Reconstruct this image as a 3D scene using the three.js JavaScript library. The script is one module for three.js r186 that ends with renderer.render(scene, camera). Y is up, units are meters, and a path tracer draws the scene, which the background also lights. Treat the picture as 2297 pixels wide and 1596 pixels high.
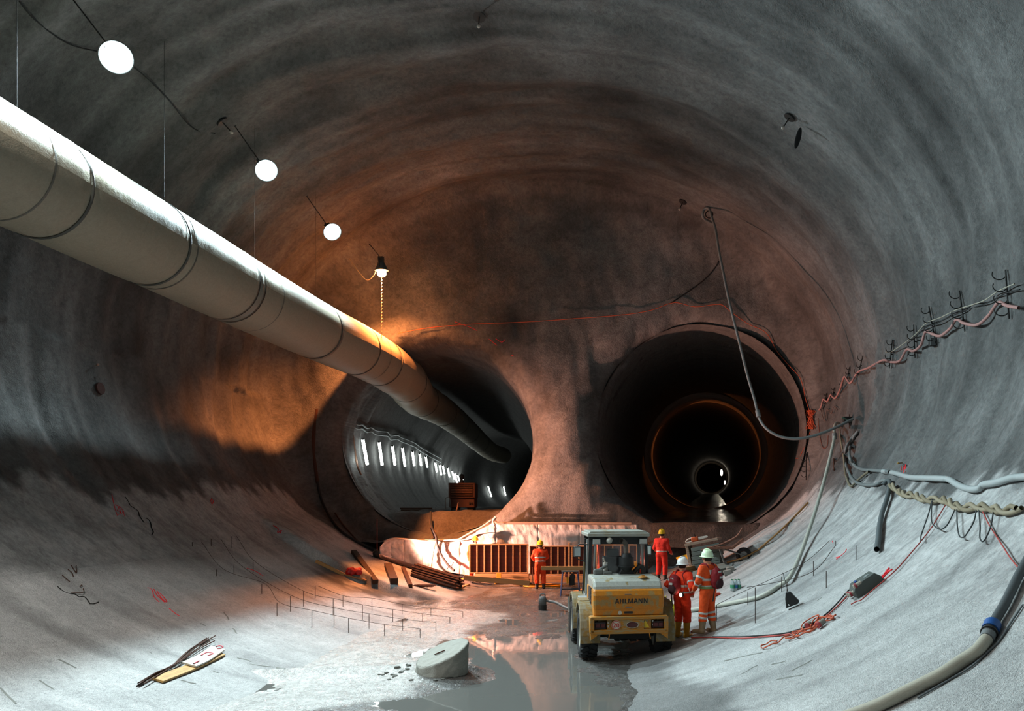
import * as THREE from 'three';
import { RoundedBoxGeometry } from 'three/addons/geometries/RoundedBoxGeometry.js';
import { TextGeometry } from 'three/addons/geometries/TextGeometry.js';
import { FontLoader } from 'three/addons/loaders/FontLoader.js';
import { ImprovedNoise } from 'three/addons/math/ImprovedNoise.js';
import { mergeGeometries } from 'three/addons/utils/BufferGeometryUtils.js';

// ------------------------------------------------------------------ camera, exposure, air
const FOCAL = 1800, VANISH_X = 1420, VANISH_Y = 1130, EYE = 3.33;      // pixels, pixels, metres
const scene = new THREE.Scene();
scene.background = new THREE.Color(0, 0, 0);
const camera = new THREE.PerspectiveCamera(2 * Math.atan(798 / FOCAL) * 180 / Math.PI, 2297 / 1596, 0.1, 600);
camera.position.set(0, EYE, 0);
camera.setViewOffset(2297, 1596, 1148.5 - VANISH_X, 798 - VANISH_Y, 2297, 1596);
scene.add(camera);
const renderer = new THREE.WebGLRenderer({ antialias: true });
renderer.toneMapping = THREE.LinearToneMapping;
renderer.toneMappingExposure = 1.0;
renderer.shadowMap.enabled = true;
const COOL = new THREE.Color().setRGB(0.74, 0.95, 1.0), NEUTRAL = new THREE.Color().setRGB(1.0, 0.97, 0.9), SODIUM = new THREE.Color().setRGB(1.0, 0.28, 0.07), HALOGEN = new THREE.Color().setRGB(1.0, 0.46, 0.33);
const LAMP_POWER = 640, NEAR_POWER = 200, SODIUM_POWER = 1700, HALOGEN_POWER = 850, TUBE_POWER = 2.2;

// ------------------------------------------------------------------ helpers
const V = (x, y, z) => new THREE.Vector3(x, y, z);
const { clamp, lerp, smoothstep } = THREE.MathUtils;
const sstep = (a, b, x) => { const t = clamp((x - a) / (b - a), 0, 1); return t * t * (3 - 2 * t); };
const smin = (a, b, k) => { const h = Math.max(k - Math.abs(a - b), 0) / k; return Math.min(a, b) - h * h * k * 0.25; };
const smax = (a, b, k) => -smin(-a, -b, k);
function makeRandom(seed) { let s = seed >>> 0; return () => { s = (s + 0x6D2B79F5) | 0; let t = Math.imul(s ^ (s >>> 15), 1 | s); t = (t + Math.imul(t ^ (t >>> 7), 61 | t)) ^ t; return ((t ^ (t >>> 14)) >>> 0) / 4294967296; }; }
const rnd = makeRandom(7), between = (a, b) => a + (b - a) * rnd();
const perlin = new ImprovedNoise();
const noise = (x, y, z) => perlin.noise(x + 100.3, y + 50.7, z + 75.1);
const fbm = (x, y, z, n = 3) => { let s = 0, a = 1; for (let i = 0; i < n; i++) { s += a * noise(x, y, z); x *= 2.03; y *= 2.03; z *= 2.03; a *= 0.5; } return s; };
const at = (px, py, depth) => V((px - VANISH_X) / FOCAL * depth, EYE - (py - VANISH_Y) / FOCAL * depth, -depth);

const taken = new Map();
function numbered(name) { const n = taken.get(name) ?? 0; taken.set(name, n + 1); return n ? name + '_' + String(n).padStart(3, '0') : name; }
function tag(o, label, category, group, kind) { Object.assign(o.userData, { label, category }); if (group) o.userData.group = group; if (kind) o.userData.kind = kind; return o; }
function lit(o) { o.traverse((m) => { if (m.isMesh) { m.castShadow = true; m.receiveShadow = true; } }); return o; }
function thing(name, label, category, position = V(0, 0, 0), turn = 0, group) {
  const o = new THREE.Group(); o.name = numbered(name); o.position.copy(position); o.rotation.y = turn; scene.add(o);
  return tag(o, label, category, group);
}
function part(parent, name, geometry, material, label) {
  const m = new THREE.Mesh(Array.isArray(geometry) ? merged(geometry) : geometry, material); m.name = name; m.castShadow = m.receiveShadow = true;
  if (label) m.userData.label = label;
  parent.add(m); return m;
}
function single(name, label, category, geometry, material, group) {
  const m = new THREE.Mesh(Array.isArray(geometry) ? merged(geometry) : geometry, material); m.name = numbered(name); m.castShadow = m.receiveShadow = true; scene.add(m);
  return tag(m, label, category, group);
}
function structure(name, geometry, material, label) {
  const m = new THREE.Mesh(geometry, material); m.name = numbered(name); m.userData.kind = 'structure'; if (label) m.userData.label = label;
  m.castShadow = m.receiveShadow = true; scene.add(m); return m;
}
function merged(list) {
  const keep = list.map((g) => { const n = g.index ? g.toNonIndexed() : g.clone(); for (const k of Object.keys(n.attributes)) if (!['position', 'normal', 'uv'].includes(k)) n.deleteAttribute(k); if (!n.attributes.uv) n.setAttribute('uv', new THREE.BufferAttribute(new Float32Array(n.attributes.position.count * 2), 2)); return n; });
  return mergeGeometries(keep);
}
const box = (w, h, d, x = 0, y = 0, z = 0, r = 0.012) => { const q = Math.min(r, w * 0.3, h * 0.3, d * 0.3); return (q > 0.0008 ? new RoundedBoxGeometry(w, h, d, 1, q) : new THREE.BoxGeometry(w, h, d)).translate(x, y, z); };
const cyl = (r0, r1, h, n = 20, x = 0, y = 0, z = 0) => new THREE.CylinderGeometry(r1, r0, h, n).translate(x, y, z);      // r0 at the foot
const lathe = (pts, n = 24) => new THREE.LatheGeometry(pts.map(([r, y]) => new THREE.Vector2(r, y)), n);
const curve = (pts, tension = 0.5, closed = false) => new THREE.CatmullRomCurve3(pts, closed, 'catmullrom', tension);
const tube = (pts, r, seg = 0, n = 8, closed = false) => new THREE.TubeGeometry(curve(pts, 0.5, closed), seg || Math.max(8, pts.length * 6), r, n, closed);
const UPV = V(0, 1, 0);
function rod(a, b, r, n = 8, r2 = r) { const d = b.clone().sub(a), g = new THREE.CylinderGeometry(r2, r, d.length(), n); g.applyQuaternion(new THREE.Quaternion().setFromUnitVectors(UPV, d.clone().normalize())); return g.translate((a.x + b.x) / 2, (a.y + b.y) / 2, (a.z + b.z) / 2); }
function bar(a, b, w, h, up = UPV) {                                   // a beam of rectangular section from a to b
  const d = b.clone().sub(a), z = d.clone().normalize(), x = V().crossVectors(up, z).normalize(), y = V().crossVectors(z, x), g = box(w, h, d.length(), 0, 0, 0, 0.006);
  g.applyMatrix4(new THREE.Matrix4().makeBasis(x, y, z)); return g.translate((a.x + b.x) / 2, (a.y + b.y) / 2, (a.z + b.z) / 2);
}
function extrude(points, depth, bevel = 0.01) { const s = new THREE.Shape(points.map(([x, y]) => new THREE.Vector2(x, y))); return new THREE.ExtrudeGeometry(s, { depth, bevelEnabled: bevel > 0, bevelThickness: bevel, bevelSize: bevel, bevelSegments: 2, curveSegments: 12 }); }

// the zero surface of a distance field (negative inside), drawn with surface nets; facing = -1 turns it inside out
function surfaceOf(field, lo, hi, cell, facing = 1, colour) {
  const [cx, cy, cz] = Array.isArray(cell) ? cell : [cell, cell, cell];
  const nx = Math.ceil((hi.x - lo.x) / cx) + 1, ny = Math.ceil((hi.y - lo.y) / cy) + 1, nz = Math.ceil((hi.z - lo.z) / cz) + 1;
  const f = new Float32Array(nx * ny * nz); let q = 0;
  for (let k = 0; k < nz; k++) for (let j = 0; j < ny; j++) for (let i = 0; i < nx; i++) f[q++] = field(lo.x + i * cx, lo.y + j * cy, lo.z + k * cz);
  const id = new Int32Array(nx * ny * nz).fill(-1), pos = [], idx = [], off = [0, 1, nx, nx + 1, nx * ny, nx * ny + 1, nx * ny + nx, nx * ny + nx + 1];
  const E = []; for (let a = 0; a < 8; a++) for (const b of [1, 2, 4]) if (!(a & b)) E.push([a, a | b]);
  for (let k = 0; k < nz - 1; k++) for (let j = 0; j < ny - 1; j++) for (let i = 0; i < nx - 1; i++) {
    const o = i + nx * (j + ny * k); let m = 0;
    for (let c = 0; c < 8; c++) if (f[o + off[c]] < 0) m |= 1 << c;
    if (m === 0 || m === 255) continue;
    let x = 0, y = 0, z = 0, n = 0;
    for (const [a, b] of E) { if (((m >> a) & 1) === ((m >> b) & 1)) continue; const fa = f[o + off[a]], t = fa / (fa - f[o + off[b]]), ax = a & 1, ay = (a >> 1) & 1, az = a >> 2; x += ax + t * ((b & 1) - ax); y += ay + t * (((b >> 1) & 1) - ay); z += az + t * ((b >> 2) - az); n++; }
    id[o] = pos.length / 3; pos.push(lo.x + (i + x / n) * cx, lo.y + (j + y / n) * cy, lo.z + (k + z / n) * cz);
  }
  const quad = (a, b, c, d, flip) => { if (a < 0 || b < 0 || c < 0 || d < 0) return; if (flip) idx.push(a, c, b, a, d, c); else idx.push(a, b, c, a, c, d); };
  const s = facing > 0;
  for (let k = 1; k < nz - 1; k++) for (let j = 1; j < ny - 1; j++) for (let i = 1; i < nx - 1; i++) {
    const o = i + nx * (j + ny * k), v = f[o] < 0;
    if (v !== (f[o + 1] < 0)) quad(id[o - nx - nx * ny], id[o - nx * ny], id[o], id[o - nx], v !== s);
    if (v !== (f[o + nx] < 0)) quad(id[o - 1 - nx * ny], id[o - 1], id[o], id[o - nx * ny], v !== s);
    if (v !== (f[o + nx * ny] < 0)) quad(id[o - 1 - nx], id[o - nx], id[o], id[o - 1], v !== s);
  }
  const g = new THREE.BufferGeometry(); g.setAttribute('position', new THREE.Float32BufferAttribute(pos, 3)); g.setIndex(idx);
  const nor = new Float32Array(pos.length), e = cx * 0.6;
  for (let i = 0; i < pos.length; i += 3) {
    const [x, y, z] = [pos[i], pos[i + 1], pos[i + 2]];
    let a = field(x + e, y, z) - field(x - e, y, z), b = field(x, y + e, z) - field(x, y - e, z), c = field(x, y, z + e) - field(x, y, z - e); const l = Math.hypot(a, b, c) * facing || 1;
    nor[i] = a / l; nor[i + 1] = b / l; nor[i + 2] = c / l;
  }
  g.setAttribute('normal', new THREE.BufferAttribute(nor, 3));
  const uv = new Float32Array(pos.length / 3 * 2); for (let i = 0; i < pos.length / 3; i++) { const ax = Math.abs(nor[i * 3]) > 0.7; uv[i * 2] = ax ? pos[i * 3 + 2] : pos[i * 3]; uv[i * 2 + 1] = Math.abs(nor[i * 3 + 1]) > 0.8 ? pos[i * 3 + 2] : pos[i * 3 + 1]; }
  g.setAttribute('uv', new THREE.BufferAttribute(uv, 2));
  if (colour) { const c = new Float32Array(pos.length); for (let i = 0; i < pos.length; i += 3) { const w = colour(pos[i], pos[i + 1], pos[i + 2]); c[i] = w[0]; c[i + 1] = w[1]; c[i + 2] = w[2]; } g.setAttribute('color', new THREE.BufferAttribute(c, 3)); }
  return g;
}
// tapered capsule from a to b
function capsule(px, py, pz, a, b, ra, rb) { const bx = b.x - a.x, by = b.y - a.y, bz = b.z - a.z, t = clamp(((px - a.x) * bx + (py - a.y) * by + (pz - a.z) * bz) / (bx * bx + by * by + bz * bz + 1e-9), 0, 1); return Math.hypot(px - a.x - bx * t, py - a.y - by * t, pz - a.z - bz * t) - ra - (rb - ra) * t; }

// ------------------------------------------------------------------ textures: grain only
function tile(n, make, srgb = false) { const d = new Uint8Array(n * n * 4); for (let y = 0; y < n; y++) for (let x = 0; x < n; x++) { const c = make(x / n, y / n), o = (y * n + x) * 4; d[o] = clamp(c[0] * 255, 0, 255); d[o + 1] = clamp(c[1] * 255, 0, 255); d[o + 2] = clamp(c[2] * 255, 0, 255); d[o + 3] = 255; } const t = new THREE.DataTexture(d, n, n); t.wrapS = t.wrapT = THREE.RepeatWrapping; t.magFilter = THREE.LinearFilter; t.minFilter = THREE.LinearFilter; if (srgb) t.colorSpace = THREE.SRGBColorSpace; t.needsUpdate = true; return t; }
function lattice(seed, n) { const r = makeRandom(seed), v = new Float32Array(n * n).map(() => r()); return (x, y) => { x *= n; y *= n; const i = Math.floor(x), j = Math.floor(y), u = x - i, w = y - j, a = u * u * (3 - 2 * u), b = w * w * (3 - 2 * w), g = (p, q) => v[((p % n) + n) % n + n * (((q % n) + n) % n)]; return lerp(lerp(g(i, j), g(i + 1, j), a), lerp(g(i, j + 1), g(i + 1, j + 1), a), b); }; }
const L8 = lattice(1, 8), L16 = lattice(2, 16), L32 = lattice(3, 32), L64 = lattice(4, 64), L128 = lattice(5, 128), L256 = lattice(6, 256);
const grainy = (u, v) => 0.18 * L16(u, v) + 0.16 * L32(u, v) + 0.22 * L64(u, v) + 0.24 * L128(u, v) + 0.2 * L256(u, v);
const metres = (t, size) => { const c = t.clone(); c.repeat.set(1 / size, 1 / size); c.needsUpdate = true; return c; };
const SHOTCRETE_BUMP = tile(512, (u, v) => { const g = grainy(u, v); return [g, g, g]; });
const SHOTCRETE_TINT = tile(512, (u, v) => { const g = 0.62 + 0.6 * (grainy(u, v) - 0.5) + 0.3 * (L8(u, v) * 0.5 + L32(u, v) * 0.5 - 0.5), s = L256(u, v) > 0.86 && L64(u, v) > 0.55 ? 0.72 : 1; return [g * s, g * s, g * s]; });
const CONCRETE_TINT = tile(512, (u, v) => { const g = 0.7 + 0.75 * (0.2 * L32(u, v) + 0.3 * L128(u, v) + 0.5 * L256(u, v) - 0.5) + 0.22 * (L16(u, v) * 0.5 + L64(u, v) * 0.5 - 0.5), s = L256(u, v) > 0.9 && L32(u, v) > 0.5 ? 0.6 : 1; return [g * s, g * s, g * s]; });
const MUD_BUMP = tile(512, (u, v) => { const g = 0.35 * L16(u, v) + 0.3 * L64(u, v) + 0.2 * L128(u, v) + 0.15 * L256(u, v); return [g, g, g]; });
const DIRT_TINT = tile(256, (u, v) => { const g = 0.78 + 0.4 * (grainy(u, v) - 0.5) - 0.35 * Math.max(0, L16(u, v) * 0.6 + L64(u, v) * 0.4 - 0.62); return [g, g * 0.99, g * 0.97]; });
const WOOD_TINT = tile(256, (u, v) => { const g = 0.72 + 0.25 * Math.sin(40 * (v + 0.06 * L16(u * 0.5, v * 2)) + 3 * L8(u, v)) * 0.5 + 0.25 * (L256(u * 0.125, v) - 0.5) + 0.15 * (L64(u, v) - 0.5); return [g, g * 0.98, g * 0.95]; });
const RUST_TINT = tile(256, (u, v) => { const g = 0.6 + 0.7 * (grainy(u, v) - 0.5) + 0.4 * (L16(u, v) - 0.5); return [g, g * 0.95, g * 0.9]; });
const FABRIC_BUMP = tile(256, (u, v) => { const g = 0.5 + 0.25 * (L16(u, v) - 0.5) + 0.3 * (L32(u, v) - 0.5) + 0.15 * Math.sin(u * 402) * Math.sin(v * 402); return [g, g, g]; });
const surf = (hex, roughness = 0.8, extra = {}) => new THREE.MeshStandardMaterial({ color: hex, roughness, ...extra });
const worn = (hex, roughness = 0.8, tint = DIRT_TINT, size = 0.5, bump = 0.002, extra = {}) => surf(hex, roughness, { map: metres(tint, size), bumpMap: metres(SHOTCRETE_BUMP, size), bumpScale: bump, ...extra });
// ------------------------------------------------------------------ the cavern as a field of air (negative in the open)
const MID_X = -3.4, MID_Y = 7.53, HALF_W = 11.15, RISE = 8.5, SAG = 7.93, END = 32.7, BACK = -9;
const LEFT_BORE = { x: -8.0, y: 5.95, r: 3.95, sx: -0.125, sy: 0.0 }, RIGHT_BORE = { x: 2.72, y: 6.35, r: 4.38, sx: 0.1, sy: 0.02 };
const ringSDF = (x, y) => { const u = (x - MID_X) / HALF_W, ry = y > MID_Y ? RISE : SAG, v = (y - MID_Y) / ry, k1 = Math.hypot(u, v), k2 = Math.hypot(u / HALF_W, v / ry); return k2 < 1e-6 ? -7 : k1 * (k1 - 1) / k2; };
const boreSDF = (b, x, y, d) => { const t = Math.max(d, END - 2) - END; return smax(Math.hypot(x - b.x - b.sx * t, y - b.y - b.sy * t) - b.r, END - 3 - d, 0.5); };
function airBase(x, y, d) {
  let e = ringSDF(x, y);
  if (d > 26 && y < 4) e += 0.3 * sstep(26.55, 26.75, d + 0.35 * noise(x * 0.6, 3, 0)) * sstep(3.2, 2.2, y);        // the next length of invert slab, one step up
  e = smax(e, d - END, lerp(0.5, 1.9, sstep(1, 7, y))); e = smax(e, BACK - d, 2);
  e = smin(e, boreSDF(LEFT_BORE, x, y, d), 1.5); return smin(e, boreSDF(RIGHT_BORE, x, y, d), 1.1);
}
function airRelief(x, y, d) {
  const ang = Math.atan2(y - MID_Y, x - MID_X), end = sstep(END - 2.2, END - 0.4, d);
  const warp = d + 0.9 * noise(ang * 1.3, d * 0.13, 2.2) + 0.25 * noise(x * 0.5, y * 0.5, d * 0.5);
  const low = sstep(4.4, 3.0, y + 0.5 * noise(x * 0.4, d * 0.4, 5)) * sstep(END - 1, END - 3, d);
  let r = 0.2 * noise(ang * 0.9, warp * 0.95, 7) + 0.1 * noise(ang * 2.2, warp * 2.2, 1) + 0.07 * noise(x * 0.4, y * 0.4, d * 0.4) + 0.022 * noise(x * 1.8, y * 1.8, d * 1.8);
  const right = sstep(2, 6, x) * sstep(17, 24, d) * (1 - end);
  r += right * 0.24 * noise(ang * 0.5, warp * 0.95, 13);
  if (x > 5 && d > 23.6 && d < 28 && y > 3.5 && y < 9) r += sstep(4.3, 4.8, y) * sstep(8.4, 7.9, y) * (0.3 * Math.exp(-(((d - 25.0 - 0.2 * noise(y * 1.5, 1, 1)) / 0.3) ** 2)) * (0.75 + 0.6 * noise(x * 3, y * 3, d * 3)) - 0.16 * sstep(25.1, 25.3, d) * sstep(27.6, 27.3, d));
  r = r * (1 - end) + end * (0.1 * noise(x * 0.7, y * 0.5, d * 0.7) + 0.055 * noise(x * 2.2, y * 1.1, d * 2));
  return r * (1 - 0.82 * low);
}
const dirtBand = (x, d) => sstep(-1.0, -2.6, x) * sstep(25.0, 25.5, d + 0.5 * noise(x * 0.8, d * 0.8, 61)) * sstep(27.2, 26.7, d + 0.5 * noise(x * 0.9, d * 0.9, 62)) * sstep(-0.45, 0.05, noise(x * 1.3, d * 1.3, 63) + 0.3 * noise(x * 4, d * 4, 64));
const mudMask = (x, d) => { const n = 1.1 * noise(d * 0.33, x * 0.12, 51) + 0.5 * noise(d * 1.1, x * 0.5, 52) + 0.35 * noise(d * 3.1, x * 1.1, 53), l = lerp(-5.2, -4.0, sstep(10, 17, d)) - 2.4 * sstep(24, 28, d), r = 0.7 + 1.0 * sstep(22, 27, d) + 0.6 * sstep(14, 11, d); return sstep(l - 0.25, l + 0.25, x + n) * sstep(r + 0.25, r - 0.25, x + n * 0.8); };
const floorLevel = (x, d) => {
  const base = d > 26.3 ? 0.1 * sstep(26.4, 26.9, d + 0.4 * noise(x * 0.7, 1, 4)) : 0;
  const ridge = 0.13 * Math.exp(-(((d - 15.8 - (x + 5) * 0.1) / 0.3) ** 2)) * sstep(-2.6, -3.4, x) * sstep(-9.5, -8.4, x);
  const lump = 0.16 * Math.exp(-(((x + 3.75) / 0.85) ** 2 + ((d - 15.5) / 0.8) ** 2));
  const step = 0.09 * Math.exp(-(((d - 26.2 - 0.3 * noise(x, 2, 2)) / 0.3) ** 2)) * sstep(0.5, -1.5, x);
  return base + ridge + lump + step + 0.035 * noise(x * 0.35, d * 0.22, 3) + 0.03 * fbm(x * 1.1, d * 0.6, 9, 2) + 0.007 * noise(x * 5, d * 5, 1) - 0.018 - 0.05 * Math.exp(-(((x + 2.3) / 1.5) ** 2)) * sstep(24, 19, d);
};
const airSDF = (x, y, d) => { const a = airBase(x, y, d); return Math.abs(a) > 0.9 ? a : a + airRelief(x, y, d); };
const openSDF = (x, y, d) => d < END - 1.2 ? Math.max(airSDF(x, y, d), floorLevel(x, d) - y) : airSDF(x, y, d);
function normalAt(p) { const e = 0.06, d = -p.z; return V(openSDF(p.x - e, p.y, d) - openSDF(p.x + e, p.y, d), openSDF(p.x, p.y - e, d) - openSDF(p.x, p.y + e, d), openSDF(p.x, p.y, d + e) - openSDF(p.x, p.y, d - e)).normalize(); }
// the point of rock or floor that a pixel of the photograph shows, lifted off it by some metres
function hit(px, py, lift = 0, from = 4) {
  const k = V((px - VANISH_X) / FOCAL, -(py - VANISH_Y) / FOCAL, 1); let d = from;
  for (let i = 0; i < 400 && d < 40; i++) { const s = openSDF(k.x * d, EYE + k.y * d, d); if (s > -0.002) break; d += Math.max(0.012, -s * 0.55); }
  const p = V(k.x * d, EYE + k.y * d, -d); return lift ? p.addScaledVector(normalAt(p), lift) : p;
}
const onFloor = (x, d, lift = 0) => { let y = 3; for (let i = 0; i < 80; i++) { const s = openSDF(x, y, d); if (s > -0.003) break; y += s * 0.7; } return V(x, y + lift, -d); };

const LOW = V(MID_X - HALF_W - 1, -1.2, -(END + 5)), HIGH = V(MID_X + HALF_W + 1, MID_Y + RISE + 0.8, -(BACK - 1));
const shell = surfaceOf((x, y, z) => airSDF(x, y, -z), LOW, HIGH, [0.16, 0.16, 0.2], -1);
{
  const P = shell.attributes.position, N = shell.attributes.normal, I = shell.index.array;
  // two real materials: dark sprayed concrete above, and the paler cast invert below it, which ends in a ragged splashed edge
  const tint = (x, y, d) => {
    const ang = Math.atan2(y - MID_Y, x - MID_X), streak = noise(ang * 1.1, d * 1.1, 3) * 0.5 + noise(ang * 2.5, d * 2.6, 8) * 0.35 + noise(ang * 0.6, d * 0.35, 21) * 0.5, blot = fbm(x * 0.45, y * 0.45, d * 0.45, 3);
    const edge = 3.75 + 0.45 * noise(x * 0.5, d * 0.6, 11) + 0.5 * noise(ang * 3, d * 2.2, 5) + 0.12 * noise(x * 3, y * 3, d * 3), low = d < END - 1.8 ? sstep(edge + 0.12, edge - 0.16, y) : 0;
    let up = 0.15 * (1 + 0.8 * streak + 0.5 * blot), warm = -0.012;
    const scar = sstep(0.2, 0.5, noise(ang * 4, d * 1.2, 31) + 0.3 * noise(x * 3, y * 3, d * 3)) * 0.25; up *= 1 + scar * 0.7;
    let w = 0.58 * (1 + 0.24 * blot + 0.2 * streak + 0.16 * noise(ang * 3, d * 2.6, 71) + 0.12 * noise(x * 2.5, y * 2.5, d * 2.5)); w *= 1 - 0.28 * sstep(0.12, 0.5, noise(ang * 1.2, d * 1.9, 40) + 0.25 * noise(x * 2, y * 2, d * 2));
    const mud = y < 0.9 && d < END - 1 ? mudMask(x, d) : 0; w = lerp(w, 0.2 * (1 + 0.4 * blot), mud * 0.9); w = lerp(w, 0.12, dirtBand(x, d) * sstep(1.7, 0.9, y));
    const c = lerp(up, w, low); return [c * (1 + warm), c, c * (0.985 - warm)];
  };
  const cols = new Float32Array(P.count * 3);
  for (let i = 0; i < P.count; i++) { const c = tint(P.getX(i), P.getY(i), -P.getZ(i)); cols.set(c, i * 3); }
  const groups = { wall_left: [], wall_right: [], ceiling: [], floor: [], wall_back: [], wall_front: [] };
  for (let t = 0; t < I.length; t += 3) {
    const x = (P.getX(I[t]) + P.getX(I[t + 1]) + P.getX(I[t + 2])) / 3, y = (P.getY(I[t]) + P.getY(I[t + 1]) + P.getY(I[t + 2])) / 3, d = -(P.getZ(I[t]) + P.getZ(I[t + 1]) + P.getZ(I[t + 2])) / 3, nz = N.getZ(I[t]);
    const g = d < BACK + 1.5 && nz < -0.6 ? 'wall_front' : (d > END - 2.4 && nz > 0.45) || d > END - 0.9 ? 'wall_back' : y < 2.0 ? 'floor' : y > 12.2 ? 'ceiling' : x < MID_X ? 'wall_left' : 'wall_right';
    groups[g].push(I[t], I[t + 1], I[t + 2]);
  }
  const rock = new THREE.MeshStandardMaterial({ vertexColors: true, roughness: 0.86, map: metres(SHOTCRETE_TINT, 2.3), bumpMap: metres(SHOTCRETE_BUMP, 1.9), bumpScale: 0.022 });
  const slab = new THREE.MeshStandardMaterial({ vertexColors: true, roughness: 0.8, map: metres(CONCRETE_TINT, 1.3), bumpMap: metres(CONCRETE_TINT, 1.3), bumpScale: 0.03 });
  const labels = { wall_left: 'dark streaked sprayed concrete wall beside the big duct', wall_right: 'ribbed grey sprayed concrete wall carrying the cable hooks', ceiling: 'ribbed sprayed concrete vault of the cavern', floor: 'pale curved concrete invert of the cavern', wall_back: 'sprayed concrete end wall with the two tunnel mouths', wall_front: 'end wall behind the viewer' };
  for (const [name, list] of Object.entries(groups)) {
    const map = new Map(), pos = [], nor = [], uv = [], col = [], idx = [];
    for (const i of list) {
      if (!map.has(i)) { map.set(i, pos.length / 3); const x = P.getX(i), y = P.getY(i), z = P.getZ(i); pos.push(x, y, z); nor.push(N.getX(i), N.getY(i), N.getZ(i)); col.push(cols[i * 3], cols[i * 3 + 1], cols[i * 3 + 2]);
        if (name === 'wall_back' || name === 'wall_front') uv.push(x, y); else if (name === 'floor') uv.push(x, z); else if (name === 'ceiling') uv.push(x * 1.05, z); else uv.push(y * 1.05, z); }
      idx.push(map.get(i));
    }
    const g = new THREE.BufferGeometry(); g.setAttribute('position', new THREE.Float32BufferAttribute(pos, 3)); g.setAttribute('normal', new THREE.Float32BufferAttribute(nor, 3)); g.setAttribute('uv', new THREE.Float32BufferAttribute(uv, 2)); g.setAttribute('color', new THREE.Float32BufferAttribute(col, 3)); g.setIndex(idx);
    structure(name, g, name === 'floor' ? slab : rock, labels[name]);
  }
}
// muddy floor fill along the middle of the invert
{
  const x0 = -9.8, x1 = 2.6, d0 = -7, d1 = 32.4, cell = 0.085, nx = Math.round((x1 - x0) / cell), nd = Math.round((d1 - d0) / cell), pos = [], col = [], uv = [], idx = [];
  for (let j = 0; j <= nd; j++) for (let i = 0; i <= nx; i++) {
    const x = x0 + i * cell, d = d0 + j * cell, y = floorLevel(x, d), b = fbm(x * 0.8, d * 0.5, 2, 3), wet = sstep(0.03, -0.03, y), dry = sstep(-0.05, 0.35, b);
    let c = lerp(0.13, 0.3, dry * (1 - wet)); const m0 = mudMask(x, d); const mud = Math.exp(-(((x + 3.75) / 1.3) ** 2 + ((d - 15.4) / 1.1) ** 2)); c = lerp(c, 0.17, mud * 0.7);
    const track = sstep(-1.6, -0.6, x) * sstep(24, 20, d); c = lerp(c, 0.33, track * 0.6 * (1 - wet)); c = lerp(0.55 * (1 + 0.14 * b), c, m0); c = lerp(c, 0.1, dirtBand(x, d));
    pos.push(x, y, -d); col.push(c * 1.02, c, c * 0.96); uv.push(x, d);
  }
  for (let j = 0; j < nd; j++) for (let i = 0; i < nx; i++) { const a = j * (nx + 1) + i; idx.push(a, a + 1, a + nx + 2, a, a + nx + 2, a + nx + 1); }
  const g = new THREE.BufferGeometry(); g.setAttribute('position', new THREE.Float32BufferAttribute(pos, 3)); g.setAttribute('uv', new THREE.Float32BufferAttribute(uv, 2)); g.setAttribute('color', new THREE.Float32BufferAttribute(col, 3)); g.setIndex(idx); g.computeVertexNormals();
  structure('floor', g, new THREE.MeshStandardMaterial({ vertexColors: true, roughness: 0.55, map: metres(SHOTCRETE_TINT, 1.7), roughnessMap: metres(MUD_BUMP, 2.6), bumpMap: metres(MUD_BUMP, 1.1), bumpScale: 0.025 }), 'wet trampled mud along the cavern floor');
  // standing water, level, showing wherever the mud lies lower
  const water = new THREE.MeshPhysicalMaterial({ color: new THREE.Color().setRGB(0.115, 0.115, 0.108), roughness: 0.035, ior: 1.33, specularIntensity: 1, bumpMap: metres(lattice ? MUD_BUMP : null, 1.4), bumpScale: 0.0016 });
  const sheet = new THREE.PlaneGeometry(9, 24, 1, 1).rotateX(-Math.PI / 2).translate(-3.6, -0.034, -14.4);
  const w = structure('floor_water', sheet, water, 'shallow muddy water standing in the low floor'); w.name = 'puddle';
}
// the two running tunnels beyond the mouths
function bore(name, path, radius, material, label) {
  const g = new THREE.TubeGeometry(path, 150, radius, 48), P = g.attributes.position, N = g.attributes.normal;
  for (let i = 0; i < P.count; i++) { const x = P.getX(i), y = P.getY(i), z = P.getZ(i), r = 0.07 * noise(x * 0.4, y * 0.4, z * 0.8) + 0.03 * noise(x, y, z * 2); P.setXYZ(i, x + N.getX(i) * r, y + N.getY(i) * r, z + N.getZ(i) * r); }
  const uv = g.attributes.uv, L = path.getLength(); for (let i = 0; i < uv.count; i++) uv.setXY(i, uv.getX(i) * L, uv.getY(i) * radius * 6.28);
  g.computeVertexNormals(); return structure(name, g, material, label);
}
const tunnelRock = new THREE.MeshStandardMaterial({ color: new THREE.Color().setRGB(0.17, 0.17, 0.167), roughness: 0.85, map: metres(SHOTCRETE_TINT, 2.3), bumpMap: metres(SHOTCRETE_BUMP, 1.9), bumpScale: 0.022, side: THREE.DoubleSide });
const LEFT_PATH = curve([[34, -8.16], [45, -9.5], [60, -11.4], [75, -12.7], [90, -12.2], [100, -10], [108, -6.8], [114, -3.6]].map(([d, x]) => V(x, 6.05, -d)));
const RIGHT_PATH = curve([34, 60, 120, 180, 240, 320].map((d) => V(RIGHT_BORE.x + 0.1 * (d - END), RIGHT_BORE.y + 0.02 * (d - END), -d)));
bore('wall_left_tunnel', LEFT_PATH, 4.02, tunnelRock, 'sprayed concrete lining of the lit tunnel');
const rightAt = (d) => V(RIGHT_BORE.x + 0.1 * (d - END), RIGHT_BORE.y + 0.02 * (d - END), -d);
bore('wall_right_tunnel', curve([33.3, 42, 50, 58.5].map(rightAt)), 4.37, tunnelRock, 'sprayed concrete lining at the mouth of the dark tunnel');
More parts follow.
